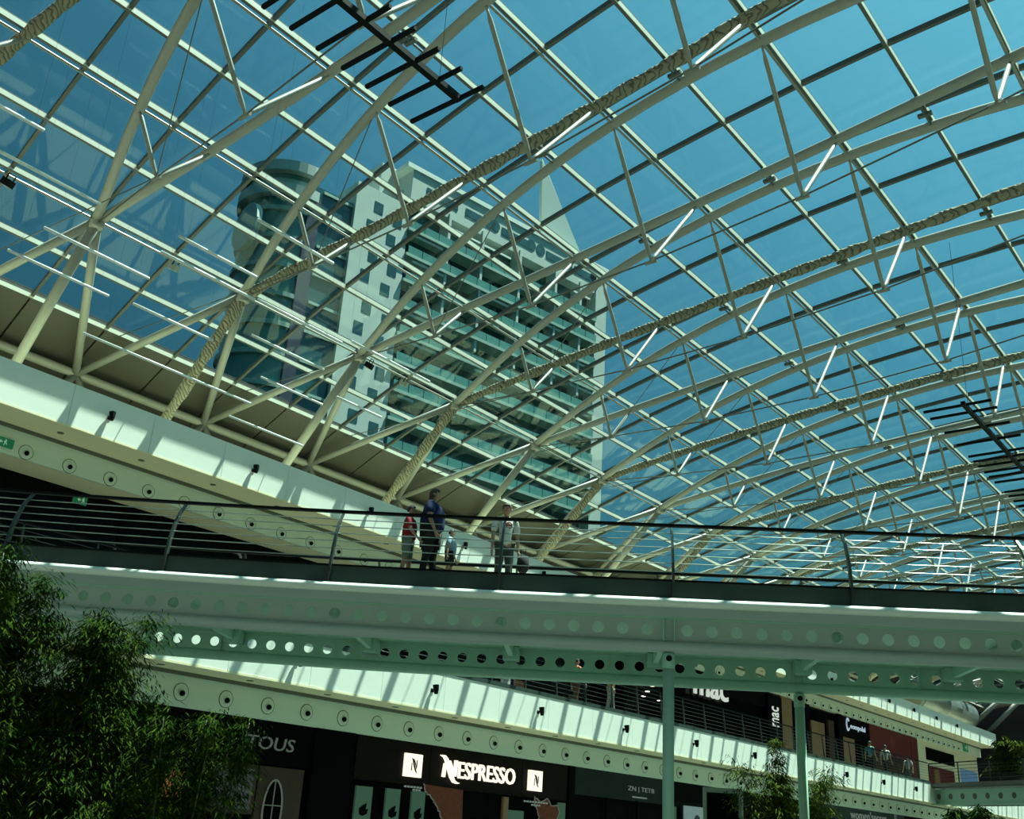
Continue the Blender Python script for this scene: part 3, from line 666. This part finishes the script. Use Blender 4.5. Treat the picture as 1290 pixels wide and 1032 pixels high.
def cloth(n, c): return mat(n, c, .85, 0, .12, 6, .3)
def person(lab, pos, face, H, shirt, pants, hair=HAIRB, shoes=SHOED, arms=((.12, .1, .1), (.12, .1, .1)), stride=0.0, shorts=False, head_turn=0.0, bulk=1.0, group=None, skin=None, longhair=False):
    """arms: (out, forward, elbow bend) per side, right then left; local frame faces +x, left is +y"""
    skin = skin or SKINM
    t = thing('person', lab, 'person', pos, group); t.rotation_euler = (0, 0, math.atan2(face[1], face[0]))
    h = H; k = bulk
    N = []; E = []
    def v(x, y, z, r): N.append((x*h, y*h, z*h, (r[0]*h, r[1]*h) if isinstance(r, tuple) else r*h)); return len(N)-1
    def chain(a, ids):
        for b in ids: E.append((a, b)); a = b
        return a
    pel = v(0, 0, .52, (.058*k, .085*k)); wa = v(.004*k, 0, .61, (.055*k, .075*k)); ch = v(.006, 0, .72, (.062*k, .090*k)); nb = v(-.006, 0, .815, (.040, .055)); nk = v(0, 0, .855, .030)
    chain(pel, [wa, ch, nb, nk]); hc = v(.012, 0, .885, (.040, .036)); hm = v(.016, 0, .935, (.056, .047)); ht = v(.008, 0, .98, (.040, .036)); chain(nk, [hc, hm, ht])
    J = {}
    for s, (out, fwd, bend) in ((-1, arms[0]), (1, arms[1])):
        sh = v(-.004, s*.108*k, .800, .036); d1 = Vector((math.sin(fwd), s*math.sin(out), -math.cos(fwd)*math.cos(out))).normalized()
        a0 = Vector((-.004, s*.118*k, .79)); el = a0+d1*.175; d2 = Vector((math.sin(fwd+bend), s*math.sin(out)*.6, -math.cos(fwd+bend))).normalized(); wr = el+d2*.145
        um = a0.lerp(el, .5); iu = v(*um, .029*k); ie = v(*el, .023); im = v(*el.lerp(wr, .45), .022); iw = v(*wr, .0145)
        chain(nb, [sh, iu, ie, im, iw])
        pal = v(*(wr+d2*.035), (.018, .012)); E.append((iw, pal)); side = Vector((0, 1, 0)).cross(d2).normalized()
        side = Vector((d2.z, 0, -d2.x)).normalized() if abs(d2.z) < 1.1 else Vector((1, 0, 0))
        for f in range(4):
            off = side*(.0105*(f-1.5)); b0 = wr+d2*.055+off; ln = (.030, .038, .040, .033)[f]
            f1 = v(*(b0+d2*ln*.5), .0055); f2 = v(*(b0+d2*ln+Vector((0, -s*.008, 0))), .0045); chain(pal, [f1, f2])
        th = wr+d2*.022-side*.022; t1 = v(*th, .0065); t2 = v(*(th+d2*.022-side*.010), .005); chain(pal, [t1, t2])
        J[s] = (Vector((-.004, s*.108*k, .80)), a0, el, wr)
    for s in (-1, 1):
        st = stride*s
        hip = v(0, s*.048*k, .49, .056*k); kn = v(st*.5+.008, s*.050, .285, .034); cf = v(st*.8-.006, s*.050, .19, .032); an = v(st-.004, s*.050, .045, .020); to = v(st+.085, s*.058, .016, .014)
        mid = v(st*.25+.006, s*.050, .39, .047*k)
        chain(pel, [hip, mid, kn, cf, an, to]); J['l%d' % s] = (st,)
    link('body', skin_mesh('body', N, E, skin, 1), t)
    # shirt
    N = []; E = []; g = .010
    a = v(0, 0, .50, (.064*k+g, .090*k+g)); b = v(.006*k, 0, .60, (.062*k+g, .082*k+g)); c = v(.006, 0, .72, (.066*k+g, .094*k+g)); d = v(-.006, 0, .81, (.045, .062)); chain(a, [b, c, d])
    for s in (-1, 1):
        sh, a0, el, wr = J[s]; i1 = v(sh.x, sh.y, sh.z, .042); p = a0.lerp(el, .45); i2 = v(*p, .038*k); p = a0.lerp(el, .78); i3 = v(*p, .036*k); chain(d, [i1, i2, i3])
    link('shirt', skin_mesh('shirt', N, E, shirt, 1), t)
    N = []; E = []
    a = v(0, 0, .525, (.063*k, .088*k)); 
    for s in (-1, 1):
        st = J['l%d' % s][0]
        i1 = v(0, s*.048*k, .49, .062*k); i2 = v(st*.25+.006, s*.050, .39, .054*k); i3 = v(st*.5+.006, s*.050, .285, .044)
        ids = [i1, i2, i3]
        if not shorts: ids += [v(st*.8, s*.050, .17, .040), v(st, s*.050, .055, .036)]
        chain(a, ids)
    link('shorts' if shorts else 'trousers', skin_mesh('trousers', N, E, pants, 1), t)
    for s in (-1, 1):
        st = J['l%d' % s][0]
        bm = MB().tube([((st-.035)*h, s*.05*h, .026*h), (st*h, s*.05*h, .030*h), ((st+.05)*h, s*.055*h, .024*h), ((st+.10)*h, s*.058*h, .016*h)], [.022*h, .029*h, .027*h, .014*h], 8)
        bm.build('shoe', shoes, t, True)
    # hair and face
    hd = link('head_features', None, t, (.012*h, 0, .935*h)); hd.rotation_euler.z = head_turn
    r = .060*h; b = MB(); rings = 7; n = 14; vs = []
    for i in range(rings):
        el = math.pi/2*(1-i/(rings-1)*1.25)
        for q in range(n):
            az = 2*math.pi*q/n; front = math.cos(az)
            e = el if front < .25 else max(el, .55)
            if longhair and front < .1: e = el*1.0
            dz = -.05*h if (longhair and i == rings-1 and front < .1) else 0
            vs.append((math.cos(e)*math.cos(az)*r*1.04-.004*h, math.cos(e)*math.sin(az)*r*.92, math.sin(e)*r*1.02+.006*h+dz))
    b.add(vs, [(i*n+q, (i+1)*n+q, (i+1)*n+(q+1) % n, i*n+(q+1) % n) for i in range(rings-1) for q in range(n)]+[tuple(range(n))]); b.build('hair', hair, hd, True)
    for s in (-1, 1):
        MB().lathe((.0515*h, s*.019*h, -.004*h), (1, s*.3, 0), [(.0065*h, 0), (.006*h, .002*h), (.002*h, .004*h)], 8).build('eye', EYE, hd)
        MB().lathe((-.002*h, s*.047*h, -.008*h), (.15, s, 0), [(.010*h, 0), (.016*h, .004*h), (.012*h, .008*h)], 8).build('ear', skin, hd)
    MB().add([(.052*h, 0, .004*h), (.050*h, -.009*h, -.022*h), (.050*h, .009*h, -.022*h), (.068*h, 0, -.021*h), (.050*h, 0, -.026*h)], [(0, 1, 3), (0, 3, 2), (1, 4, 3), (2, 3, 4)]).build('nose', skin, hd, True)
    MB().box((.048*h, -.013*h, -.036*h), (.0555*h, .013*h, -.031*h)).build('mouth', LIPS, hd)
    return t
DZ = 4.03
def bpos(s, i): p = BP(s, i, DZ); return p
NAVY = cloth('navy_shirt', (.008, .014, .05)); BLUE = cloth('blue_shirt', (.004, .014, .085)); WHT = cloth('white_shirt', (.62, .68, .64)); REDS = cloth('red_shirt', (.28, .012, .018)); LBL = cloth('light_blue_shirt', (.25, .40, .48))
GRN = cloth('grey_trousers', (.045, .06, .05)); BLK = cloth('black_trousers', (.008, .009, .009)); GSH = cloth('grey_shorts', (.16, .24, .20)); TEAL = cloth('teal_shirt', (.03, .20, .19)); GREY = cloth('grey_shirt', (.35, .38, .36)); YEL = cloth('yellow_dress', (.34, .30, .06)); ORG = cloth('orange_shirt', (.34, .12, .05))
cdir = (BN.x, BN.y); udir = (BU.x, BU.y)
p = person('adult in blue top and dark trousers walking right on the footbridge', bpos(-1.36, .95), udir, 1.76, BLUE, BLK, HAIRB, SHOED, ((.25, .1, .35), (.2, -.25, .3)), .05, bulk=1.55, longhair=True)
p = person('child in red shirt and grey shorts, leftmost person on the footbridge', bpos(-1.76, .95), udir, 1.42, REDS, GSH, HAIRD, SHOEW, ((.2, .35, .4), (.2, -.2, .2)), .04, shorts=True, bulk=1.1)
p = person('small child in pale blue shirt beside the adult in blue on the footbridge', bpos(-.98, .95), udir, 1.0, LBL, BLK, HAIRB, SHOED, ((.2, -.15, .2), (.2, .2, .2)), .04, shorts=True, bulk=1.25)
p = person('man in white T-shirt with red chest print and grey trousers on the footbridge', bpos(-.06, 1.6), (cdir[0]+.35*udir[0], cdir[1]+.35*udir[1]), 1.73, WHT, GRN, HAIRB, SHOEW, ((.10, .08, .12), (.10, .05, .12)), .06, head_turn=-.5, bulk=1.02)
b = MB()
b.tube([(.145, .02+.055*math.cos(a), 1.27+.06*math.sin(a)) for a in np.linspace(0, 2*math.pi, 15)], .012, 5); b.bar((.15, -.04, 1.27), (.15, .08, 1.27), .02, .025); b.bar((.15, .02, 1.23), (.15, .02, 1.345), .025, .02)
b.build('chest_print', cloth('print_red', (.40, .03, .03)), p)
bg_ = thing('shoulder_bag', 'black bag hanging beside the man in the white T-shirt', 'bag', bpos(.30, 1.6)); MB().tube([(0, 0, .42), (0, 0, .5), (0, 0, .68), (0, 0, .74)], [.07, .12, .11, .04], 10).build('bag_body', BLK, bg_, True); MB().tube([(-.05, 0, .72), (-.05, 0, .86), (.05, 0, .86), (.05, 0, .72)], .008, 5).build('strap', BLK, bg_)
fp = [('person in teal shirt walking along the lower gallery before the red shop', -21.2, 57.7, 1.70, TEAL, BLK, (0, 1)), ('person in grey shirt walking beside the teal shirted one on the lower gallery', -21.2, 60.0, 1.72, GREY, BLK, (0, 1)),
      ('person in grey clothes near the red pier at the far lower gallery', -22.0, 66.0, 1.68, GREY, GRN, (0, -1)), ('person in blue shirt at the balustrade above the coffee shop sign', -20.8, 26.0, 1.72, cloth('denim_shirt', (.04, .09, .14)), BLK, (1, 0)),
      ('person in orange shirt at the balustrade left of the yellow dressed person', -21.0, 29.9, 1.70, ORG, cloth('brown_trousers', (.10, .04, .02)), (.3, 1)), ('person in yellow dress at the balustrade near the first column', -20.7, 31.6, 1.70, YEL, cloth('pale_skirt', (.32, .33, .28)), (1, .3))]
for lab, x, y, H, a, c, f in fp: person(lab, (x, y, Z1T), f, H, a, c, HAIRD, SHOED, ((.15, .2, .3), (.15, -.1, .3)), .05, group='people on the lower gallery')
t = thing('shopping_bag', 'small white shopping bag held at the balustrade by the blue shirted person', 'bag', (-20.55, 25.5, Z1T+.0)); MB().box((-.06, -.16, .0), (.06, .16, .36)).build('bag_body', SHOEW, t); MB().tube([(0, -.07, .36), (0, -.05, .5), (0, .05, .5), (0, .07, .36)], .006, 5).build('handle', SHOEW, t)

# ---------------------------------------------------------------- plants
def leafmat(n, c1, c2):
    m = mat(n, c1, .85, spec=.05); nt = m.node_tree; b = nt.nodes['Principled BSDF']
    oi = nt.nodes.new('ShaderNodeTexCoord'); nz = nt.nodes.new('ShaderNodeTexNoise'); nz.inputs['Scale'].default_value = 5; cr = nt.nodes.new('ShaderNodeValToRGB')
    cr.color_ramp.elements[0].position = .35; cr.color_ramp.elements[1].position = .68; cr.color_ramp.elements[0].color = (*c1, 1); cr.color_ramp.elements[1].color = (*c2, 1)
    nt.links.new(oi.outputs['Object'], nz.inputs[0]); nt.links.new(nz.outputs['Fac'], cr.inputs[0]); nt.links.new(cr.outputs[0], b.inputs['Base Color'])
    return m
LEAF = leafmat('bamboo_leaf', (.004, .020, .002), (.042, .070, .005)); LEAF2 = leafmat('bush_leaf', (.020, .045, .005), (.095, .12, .015)); STEM = mat('bamboo_stem', (.06, .07, .03), .5)
POT = mat('planter_dark', (.03, .03, .028), .6)
def bamboo(name, lab, cat, loc, stems, leafm, nl, ll, seed, planter=True, droop=.6):
    """stems: list of (dx, dy, height, lean_x, lean_y, crown start fraction, spread)"""
    r = np.random.default_rng(seed); t = thing(name, lab, cat, loc)
    LV = []; LF = []
    for (dx, dy, h, lx, ly, c0, sp) in stems:
        pts = [Vector((dx+lx*f*f, dy+ly*f*f, h*f)) for f in np.linspace(0, 1, 9)]
        MB().tube(pts, [.022*(1-.8*f) for f in np.linspace(0, 1, 9)], 6).build('stem', STEM, t, True)
        nb = int(nl/22)
        for bI in range(nb):
            f = c0+(1-c0)*r.random()**.8; p0 = pts[min(int(f*8), 7)].lerp(pts[min(int(f*8)+1, 8)], f*8-int(f*8)); az = r.random()*2*math.pi
            ln = sp*(.35+.65*r.random())*(1.15-f*.75); p = np.array(p0); dirv = np.array([math.cos(az), math.sin(az), .55])
            for q in range(22):
                tt = (q+1)/22; c = p+dirv*ln*tt+np.array([0, 0, -droop*ln*tt*tt])+r.normal(0, .045, 3)
                a2 = az+r.normal(0, 1.1); dl = np.array([math.cos(a2), math.sin(a2), -.35-.7*r.random()]); dl /= np.linalg.norm(dl)
                s = np.cross(dl, [0, 0, 1]); s /= np.linalg.norm(s)+1e-9; l = ll*(.6+.7*r.random()); w = l*.085; up = np.cross(s, dl)*w*.5
                o = len(LV); LV += [c, c+dl*l*.4+s*w+up, c+dl*l, c+dl*l*.4-s*w+up, c+dl*l*.4]; LF += [(o, o+4, o+1), (o+1, o+4, o+2), (o, o+3, o+4), (o+4, o+3, o+2)]
    MB().add(LV, LF).build('foliage', leafm, t, kind='stuff')
    if planter: MB().lathe((0, 0, 0), (0, 0, 1), [(.42, 0), (.52, .08), (.55, .5), (.50, .5), (.48, .42)], 20).build('planter', POT, t, True)
    return t
def rs(n, r, h0, h1, seed, c0=.35, sp=.8):
    g = random.Random(seed); return [(g.uniform(-r, r)*.5, g.uniform(-r, r)*.5, g.uniform(h0, h1), g.uniform(-r, r), g.uniform(-r, r), c0, sp) for _ in range(n)]
bamboo('bamboo', 'tall green bamboo at the far left with a thin shoot reaching the bridge edge', 'bamboo', (-9.75, 4.75, GZ), rs(4, .35, 3.2, 3.7, 1, .3, .65)+[(-.05, .05, 3.95, -.2, -.1, .4, .35), (.1, .1, 3.6, .0, .05, .35, .6)], LEAF, 2500, .095, 11)
bamboo('bamboo', 'dense dark green bamboo hiding the jewellery shop, second from the left edge', 'bamboo', (-9.58, 5.42, GZ), rs(8, .45, 2.9, 3.5, 2, .2, .75)+[(.05, .0, 3.35, .05, .0, .3, .5)], LEAF, 2800, .095, 12)
bamboo('bamboo', 'lower bushy bamboo spreading right in front of the TOUS sign', 'bamboo', (-9.05, 6.35, GZ), rs(6, .5, 2.0, 2.55, 3, .2, .8)+[(.30, .26, 2.45, .14, .12, .35, .5)], LEAF, 2000, .095, 13)
bamboo('bamboo', 'short bamboo clump at the bottom left corner behind the tall bamboo', 'bamboo', (-10.3, 6.1, GZ), rs(5, .5, 2.3, 2.9, 4, .25, .8), LEAF, 1800, .095, 14)
bamboo('leafy_plant', 'yellow green bamboo plant behind the far column, right of the grey totem', 'plant', (-9.6, 21.3, GZ), rs(6, .75, 2.7, 3.4, 5, .2, 1.0)+[(0, 0, 3.75, -.25, .0, .5, .45)], LEAF2, 1700, .13, 15)
bamboo('leafy_plant', 'round green bush on the far gallery corner at the right edge', 'plant', (-15.5, 62.5, 4.1), rs(5, 1.0, 1.6, 2.4, 6, .15, 1.3), LEAF2, 700, .34, 16)
bamboo('leafy_plant', 'dark spiky palm below the far bridge at the lower right corner', 'plant', (-11.6, 42.5, GZ), rs(5, .8, 2.9, 3.6, 7, .5, 1.4), LEAF, 500, .42, 17, True, .9)

# ---------------------------------------------------------------- hanging light tubes and racks
bars = [(-18.65, 7.81, 10.2), (-20.16, 7.85, 10.17), (-16.58, 9.5, 11.42), (-17.43, 9.67, 12.06), (-17.36, 12.1, 14.6), (-20.0, 10.7, 12.87), (-22.45, 10.93, 15.97), (-18.93, 13.19, 15.46), (-20.73, 14.94, 17.05), (-23.78, 16.28, 19.04),
        (-15.65, 4.4, 6.14), (-16.9, 5.0, 7.97), (-14.75, 9.98, 11.91), (-19.96, 16.88, 18.56), (-17.1, 14.7, 17.4)]
NB = ['at the top left edge', 'above the fascia']
for n, (x, ya, yb) in enumerate(sorted(bars, key=lambda q: q[1])):
    t = thing('light_tube', 'thin white hanging light tube below the roof node tubes, %s from the near end' % ORD[n], 'light tube', (x, (ya+yb)/2, 10.5), 'hanging light tubes')
    h = (yb-ya)/2
    MB().tube([(0, -h, 0), (0, h, 0)], .035, 8).build('tube', LAMPM, t, True)
    for s in (-.8, .8):
        MB().tube([(0, s*h, .03), (0, s*h, zt(-x/L)-10.5)], .002, 4).build('wire', CABLE, t)
def rack(lab, x, y0, y1, z, rungs, x0, x1):
    t = thing('hanging_rack', lab, 'hanging rack', (x, y0, z))
    MB().box((-.055, 0, -.05), (.055, y1-y0, .05)).build('spine', BLACK, t)
    for y in rungs: MB().box((x0-x, y-y0-.03, -.03), (x1-x, y-y0+.03, .03)).build('crossbar', BLACK, t)
    for y in (y0+.5, y1-.5): MB().tube([(0, y-y0, .05), (0, y-y0, zt(-x/L)-z)], .006, 4).build('wire', CABLE, t)
rack('black hanging ladder rack crossing the sky at the top edge', -9.69, 4.6, 9.92, 11, [9.9-.53*i for i in range(10)], -10.75, -9.17)
rack('black hanging ladder rack at the right edge above the bridge rail', -6.66, 26.4, 40, 11, [26.55+.55*i for i in range(2)]+[28.3, 29.4, 30.5, 31.0, 31.5, 32.1, 32.6, 33.2, 34.3, 34.8, 35.4, 36.0, 36.5, 37.1, 37.7, 38.3, 38.9], -7.7, -6.0)
# floodlights on the node row
for n, (y, lab) in enumerate(((8.96, 'small floodlight on the node tube at the far left edge'), (13.85, 'small grey floodlight between the first and second roof nodes'), (21.6, 'black floodlight just right of the third roof node'), (23.3, 'small floodlight midway between the third and fourth roof nodes'))):
    t = thing('floodlight', lab, 'floodlight', (-24.1, y, 14.30)); t.rotation_euler = (.2, .5, .6)
    MB().box((-.13, -.11, -.12), (.13, .11, .06)).build('housing', BLACK if n in (0, 2) else GREYF, t); MB().box((-.11, -.09, -.135), (.11, .09, -.12)).build('lens', GREYF, t)
    MB().bar((0, -.13, .0), (0, -.13, .2), .03, .02, (1, 0, 0)).bar((0, .13, 0), (0, .13, .2), .03, .02, (1, 0, 0)).bar((0, -.13, .2), (0, .13, .2), .03, .02).build('yoke', BLACK, t)

# ---------------------------------------------------------------- far end: cross bridge and duct
fb = thing('footbridge', 'far dark footbridge joining the lower gallery at the right edge', 'footbridge', (0, 0, 0))
f0, f1 = Vector((-20.2, 64.2, 0)), Vector((4, 47.0, 0))
def fbar(name, off, z, w, h, m): MB().bar(f0+Vector((0, off, z)), f1+Vector((0, off, z)), w, h).build(name, m, fb)
fbar('deck', 1.6, 3.92, 3.4, .2, DECK); fbar('edge_channel', -.1, 3.92, .06, .26, BAND); fbar('handrail', -.1, 5.1, .06, .05, BLACK); fbar('girder_web', .3, 3.35, .03, .75, GIRD); fbar('bottom_flange', .3, 2.95, .3, .08, GIRD); fbar('far_girder', 3.0, 3.35, .03, .75, GIRD)
for z in (4.25, 4.42, 4.59, 4.76, 4.93): fbar('rail', -.1, z, .02, .02, DARKRAIL)
for i in range(13):
    p = f0.lerp(f1, i/12); MB().bar(p+Vector((0, -.1, 3.8)), p+Vector((0, -.1, 5.1)), .07, .05, (1, 0, 0)).build('post', DARKRAIL, fb)
hd_ = MB(); dn = (f1-f0).normalized(); pn = Vector((dn.y, -dn.x, 0))
hm_ = MB().lathe((0, 0, 0), pn, [(.16, 0), (.16, .02)], 10).mesh('round_hole', GROOVE)
for i in range(30): link('round_hole', hm_, fb, f0.lerp(f1, (i+.5)/30)+Vector((0, .3, 3.35))+pn*.012)
du = thing('air_duct', 'large galvanised round duct above the far end of the upper fascia', 'duct', (-27.4, 84, Z2T))
MB().lathe((0, 0, 1.5), (0, 1, 0), [(1.05, 0), (1.22, .12), (1.22, .3), (1.15, .32), (1.15, 6), (1.22, 6.05), (1.22, 6.25), (1.15, 6.3), (1.15, 14)], 20).build('casing', GALV, du, True)
MB().lathe((0, -.02, 1.5), (0, 1, 0), [(1.0, 0), (1.0, .05)], 20).build('grille', GROOVE, du)
for y in (2, 8, 14): MB().box((-.9, y-.1, 0), (.9, y+.1, .5)).build('support', BLACK, du)

rbz = thing('roof_brace', 'thick pale pipe with sloping props in the dark far end above the plant', 'pipe', (-27, 107, GZ)); rbz.location = (0, 0, 0)
MB().tube([(-33, 108, 13.2), (-26, 108.5, 14.6), (-15, 109.5, 15.8)], .62, 14).build('pipe', STEEL, rbz, True)
for (a_, c_) in (((-29.6, 106.5, 11.6), (-26.2, 107.5, 14.9)), ((-28.0, 106.5, 11.2), (-24.6, 107.5, 14.7)), ((-31.2, 106.5, 11.8), (-28.2, 107.5, 14.6))):
    MB().tube([a_, c_], .22, 10).build('prop', STEEL, rbz, True)
MB().box((-34, 105.5, 10.5), (-20, 108.5, 11.3)).build('ledge', DARK, rbz)
# ---------------------------------------------------------------- tower beyond the roof
tw_ = thing('tower_block', 'pale high rise tower with balconies and pointed roof fin beyond the glass roof', 'building', (-75, 62.47, GZ)); tw_.rotation_euler.z = -math.radians(10)
TW = mat('tower_render', (.48, .56, .52), .8, 0, .06, .3); TWG = mat('tower_glass', (.035, .10, .11), .12, 0, .4, .25); TWS = mat('tower_slab', (.28, .42, .36), .6, 0, .08, .3); TWD = mat('tower_purple', (.05, .05, .075), .3); TGB = mat('balcony_glass', (.10, .26, .23), .15, 0, .3, .15); TWL = mat('tower_line', (.75, .82, .75), .5)
ZG = lambda z: z-GZ-1.6
zTop = 65.5
# local frame: x outward to the mall, y along the facade, z up from ground (world z + 1.6)
def tb(name, x0, x1, y0, y1, z0, z1, m, parent=None): return MB().box((x0, y0, z0), (x1, y1, z1)).build(name, m, parent or tw_)
tb('wall', -14, 0, 0, 6.9, 0, 66.3, TW)
tb('core', -14, -1.6, 6.9, 38.6, 0, 69.5, TWG)
tb('end_wall', -14, .1, 37.0, 39.0, 0, 70.4, TW)
tb('crown_wall', -8, 0, 6.9, 39.0, 67.4, 71.3, TW)
tb('parapet', -12, .15, 6.0, 39.2, 71.3, 71.9, TWL)
wmesh = MB().box((-.3, 0, 0), (.03, 1.15, 1.35)).mesh('window', TWG)
rw = 0
z = 64.2
while z > 6:
    off = (rw % 2)*.0
    link('window', wmesh, tw_, (0, 1.65 if rw % 2 else 2.35, z-.7)); link('window', wmesh, tw_, (0, 4.35 if rw % 2 else 4.95, z-1.3))
    z -= 3.55 if rw % 2 else 2.6; rw += 1
FH = 3.25
wl_m = MB().box((-.3, 0, 0), (.06, 4.6, 1.0)).mesh('crown_window', TWG); rd = MB().lathe((0, 0, 0), (1, 0, 0), [(.75, 0), (.75, .04)], 14).mesh('round_window', TWG)
for y in (9, 14.8, 20.5, 28.0, 33.0):
    link('crown_window', wl_m, tw_, (0, y, 68.9))
for y in (19.4, 25.4, 27.0, 36.6): link('round_window', rd, tw_, (0.02, y, 69.6))
rt = random.Random(3)
for i in range(20):
    z0 = 66.8-FH*(i+1)
    if z0 < 2: break
    s = tb('balcony_slab', -1.6, .35, 6.9, 37.0, z0-.35, z0, TWS)
    b = MB(); y = 7.2
    while y < 36.5:
        b.box((.22, y, z0), (.26, y+1.9, z0+1.0)); y += 2.0
    b.build('balcony_rail', TGB, s)
    b = MB(); y = 7.5
    while y < 36:
        w = rt.choice((.6, 1.2, 1.8)); 
        if rt.random() < .5: b.box((-1.6, y, z0+.1), (-1.5, y+w, z0+2.7))
        y += w+rt.choice((.6, 1.4, 2.2))
    b.build('shutter', TWD, s)
    b = MB(); y = 8
    while y < 35:
        if rt.random() < .45: b.box((-.05, y, z0+2.5), (.1, y+rt.uniform(2, 5), z0+2.75))
        y += 5
    if b.v: b.build('light_strip', TWL, s)
for y in (12.4, 17.5, 23.5, 29.6, 34.0): tb('fin', -1.6, .2, y, y+.35, 52, 68, TW)
# glazed wing with rounded bow to the left
tb('wing_glass', -13, -.5, -5.0, 0, 0, 63.5, TWG); tb('dark_strip', -2, -.3, -5.3, -3.9, 0, 62, TWD)
nS = 0
for i in range(20):
    z0 = 63.2-FH*i
    if z0 < 2: break
    tb('wing_slab', -2, -.30, -3.7, 0, z0-.3, z0, TWS)
    b = MB(); arc = [(-5.2+4.9*math.cos(a), -5.0+4.9*math.sin(a)*1.0) for a in np.linspace(0, -math.pi*.75, 16)]
    b.plate(arc+[(-5.2, -5.0)], (1, 0, 0), (0, 1, 0), (0, 0, z0-.5), (0, 0, .5)); b.build('bow_slab', TWS, tw_)
b = MB(); arc = [(-5.2+4.6*math.cos(a), -5.0+4.6*math.sin(a)) for a in np.linspace(0, -math.pi*.75, 16)]
b.plate(arc+[(-5.2, -5.0)], (1, 0, 0), (0, 1, 0), (0, 0, 0), (0, 0, 64)); b.build('bow_glass', TGB, tw_)
for zz in (61.2, 64.0):
    b = MB(); arc = [(-5.2+5.4*math.cos(a), -5.0+5.4*math.sin(a)) for a in np.linspace(.1, -math.pi*.75, 16)]
    b.plate(arc+[(-5.2, -5.0)], (1, 0, 0), (0, 1, 0), (0, 0, zz), (0, 0, 1.2)); b.build('bow_crown', TW, tw_)
b = MB(); b.plate([(2.6*math.cos(a), 2.6*math.sin(a)) for a in np.linspace(0, 2*math.pi, 20, endpoint=False)], (1, 0, 0), (0, 0, 1), (-4, -9.6, 57.5), (0, -.6, 0)); b.build('round_balcony', TW, tw_)
tb('chimney', -6, -3, 4.5, 7.5, 66.3, 72.5, TW)
b = MB(); b.plate([(28.8, 85.5), (29.6, 70), (39.0, 70), (36.6, 74.5)], (0, 1, 0), (0, 0, 1), (-3.2, 0, 0), (.5, 0, 0)); b.build('roof_fin', mat('fin_grey', (.30, .40, .38), .6), tw_)
b = MB(); b.tube([(-2.9, 28.8, 85.6), (-2.9, 33.0, 79.6), (-2.9, 36.6, 74.5), (-2.9, 39.0, 70)], .16, 6); b.build('fin_edge', TWL, tw_)
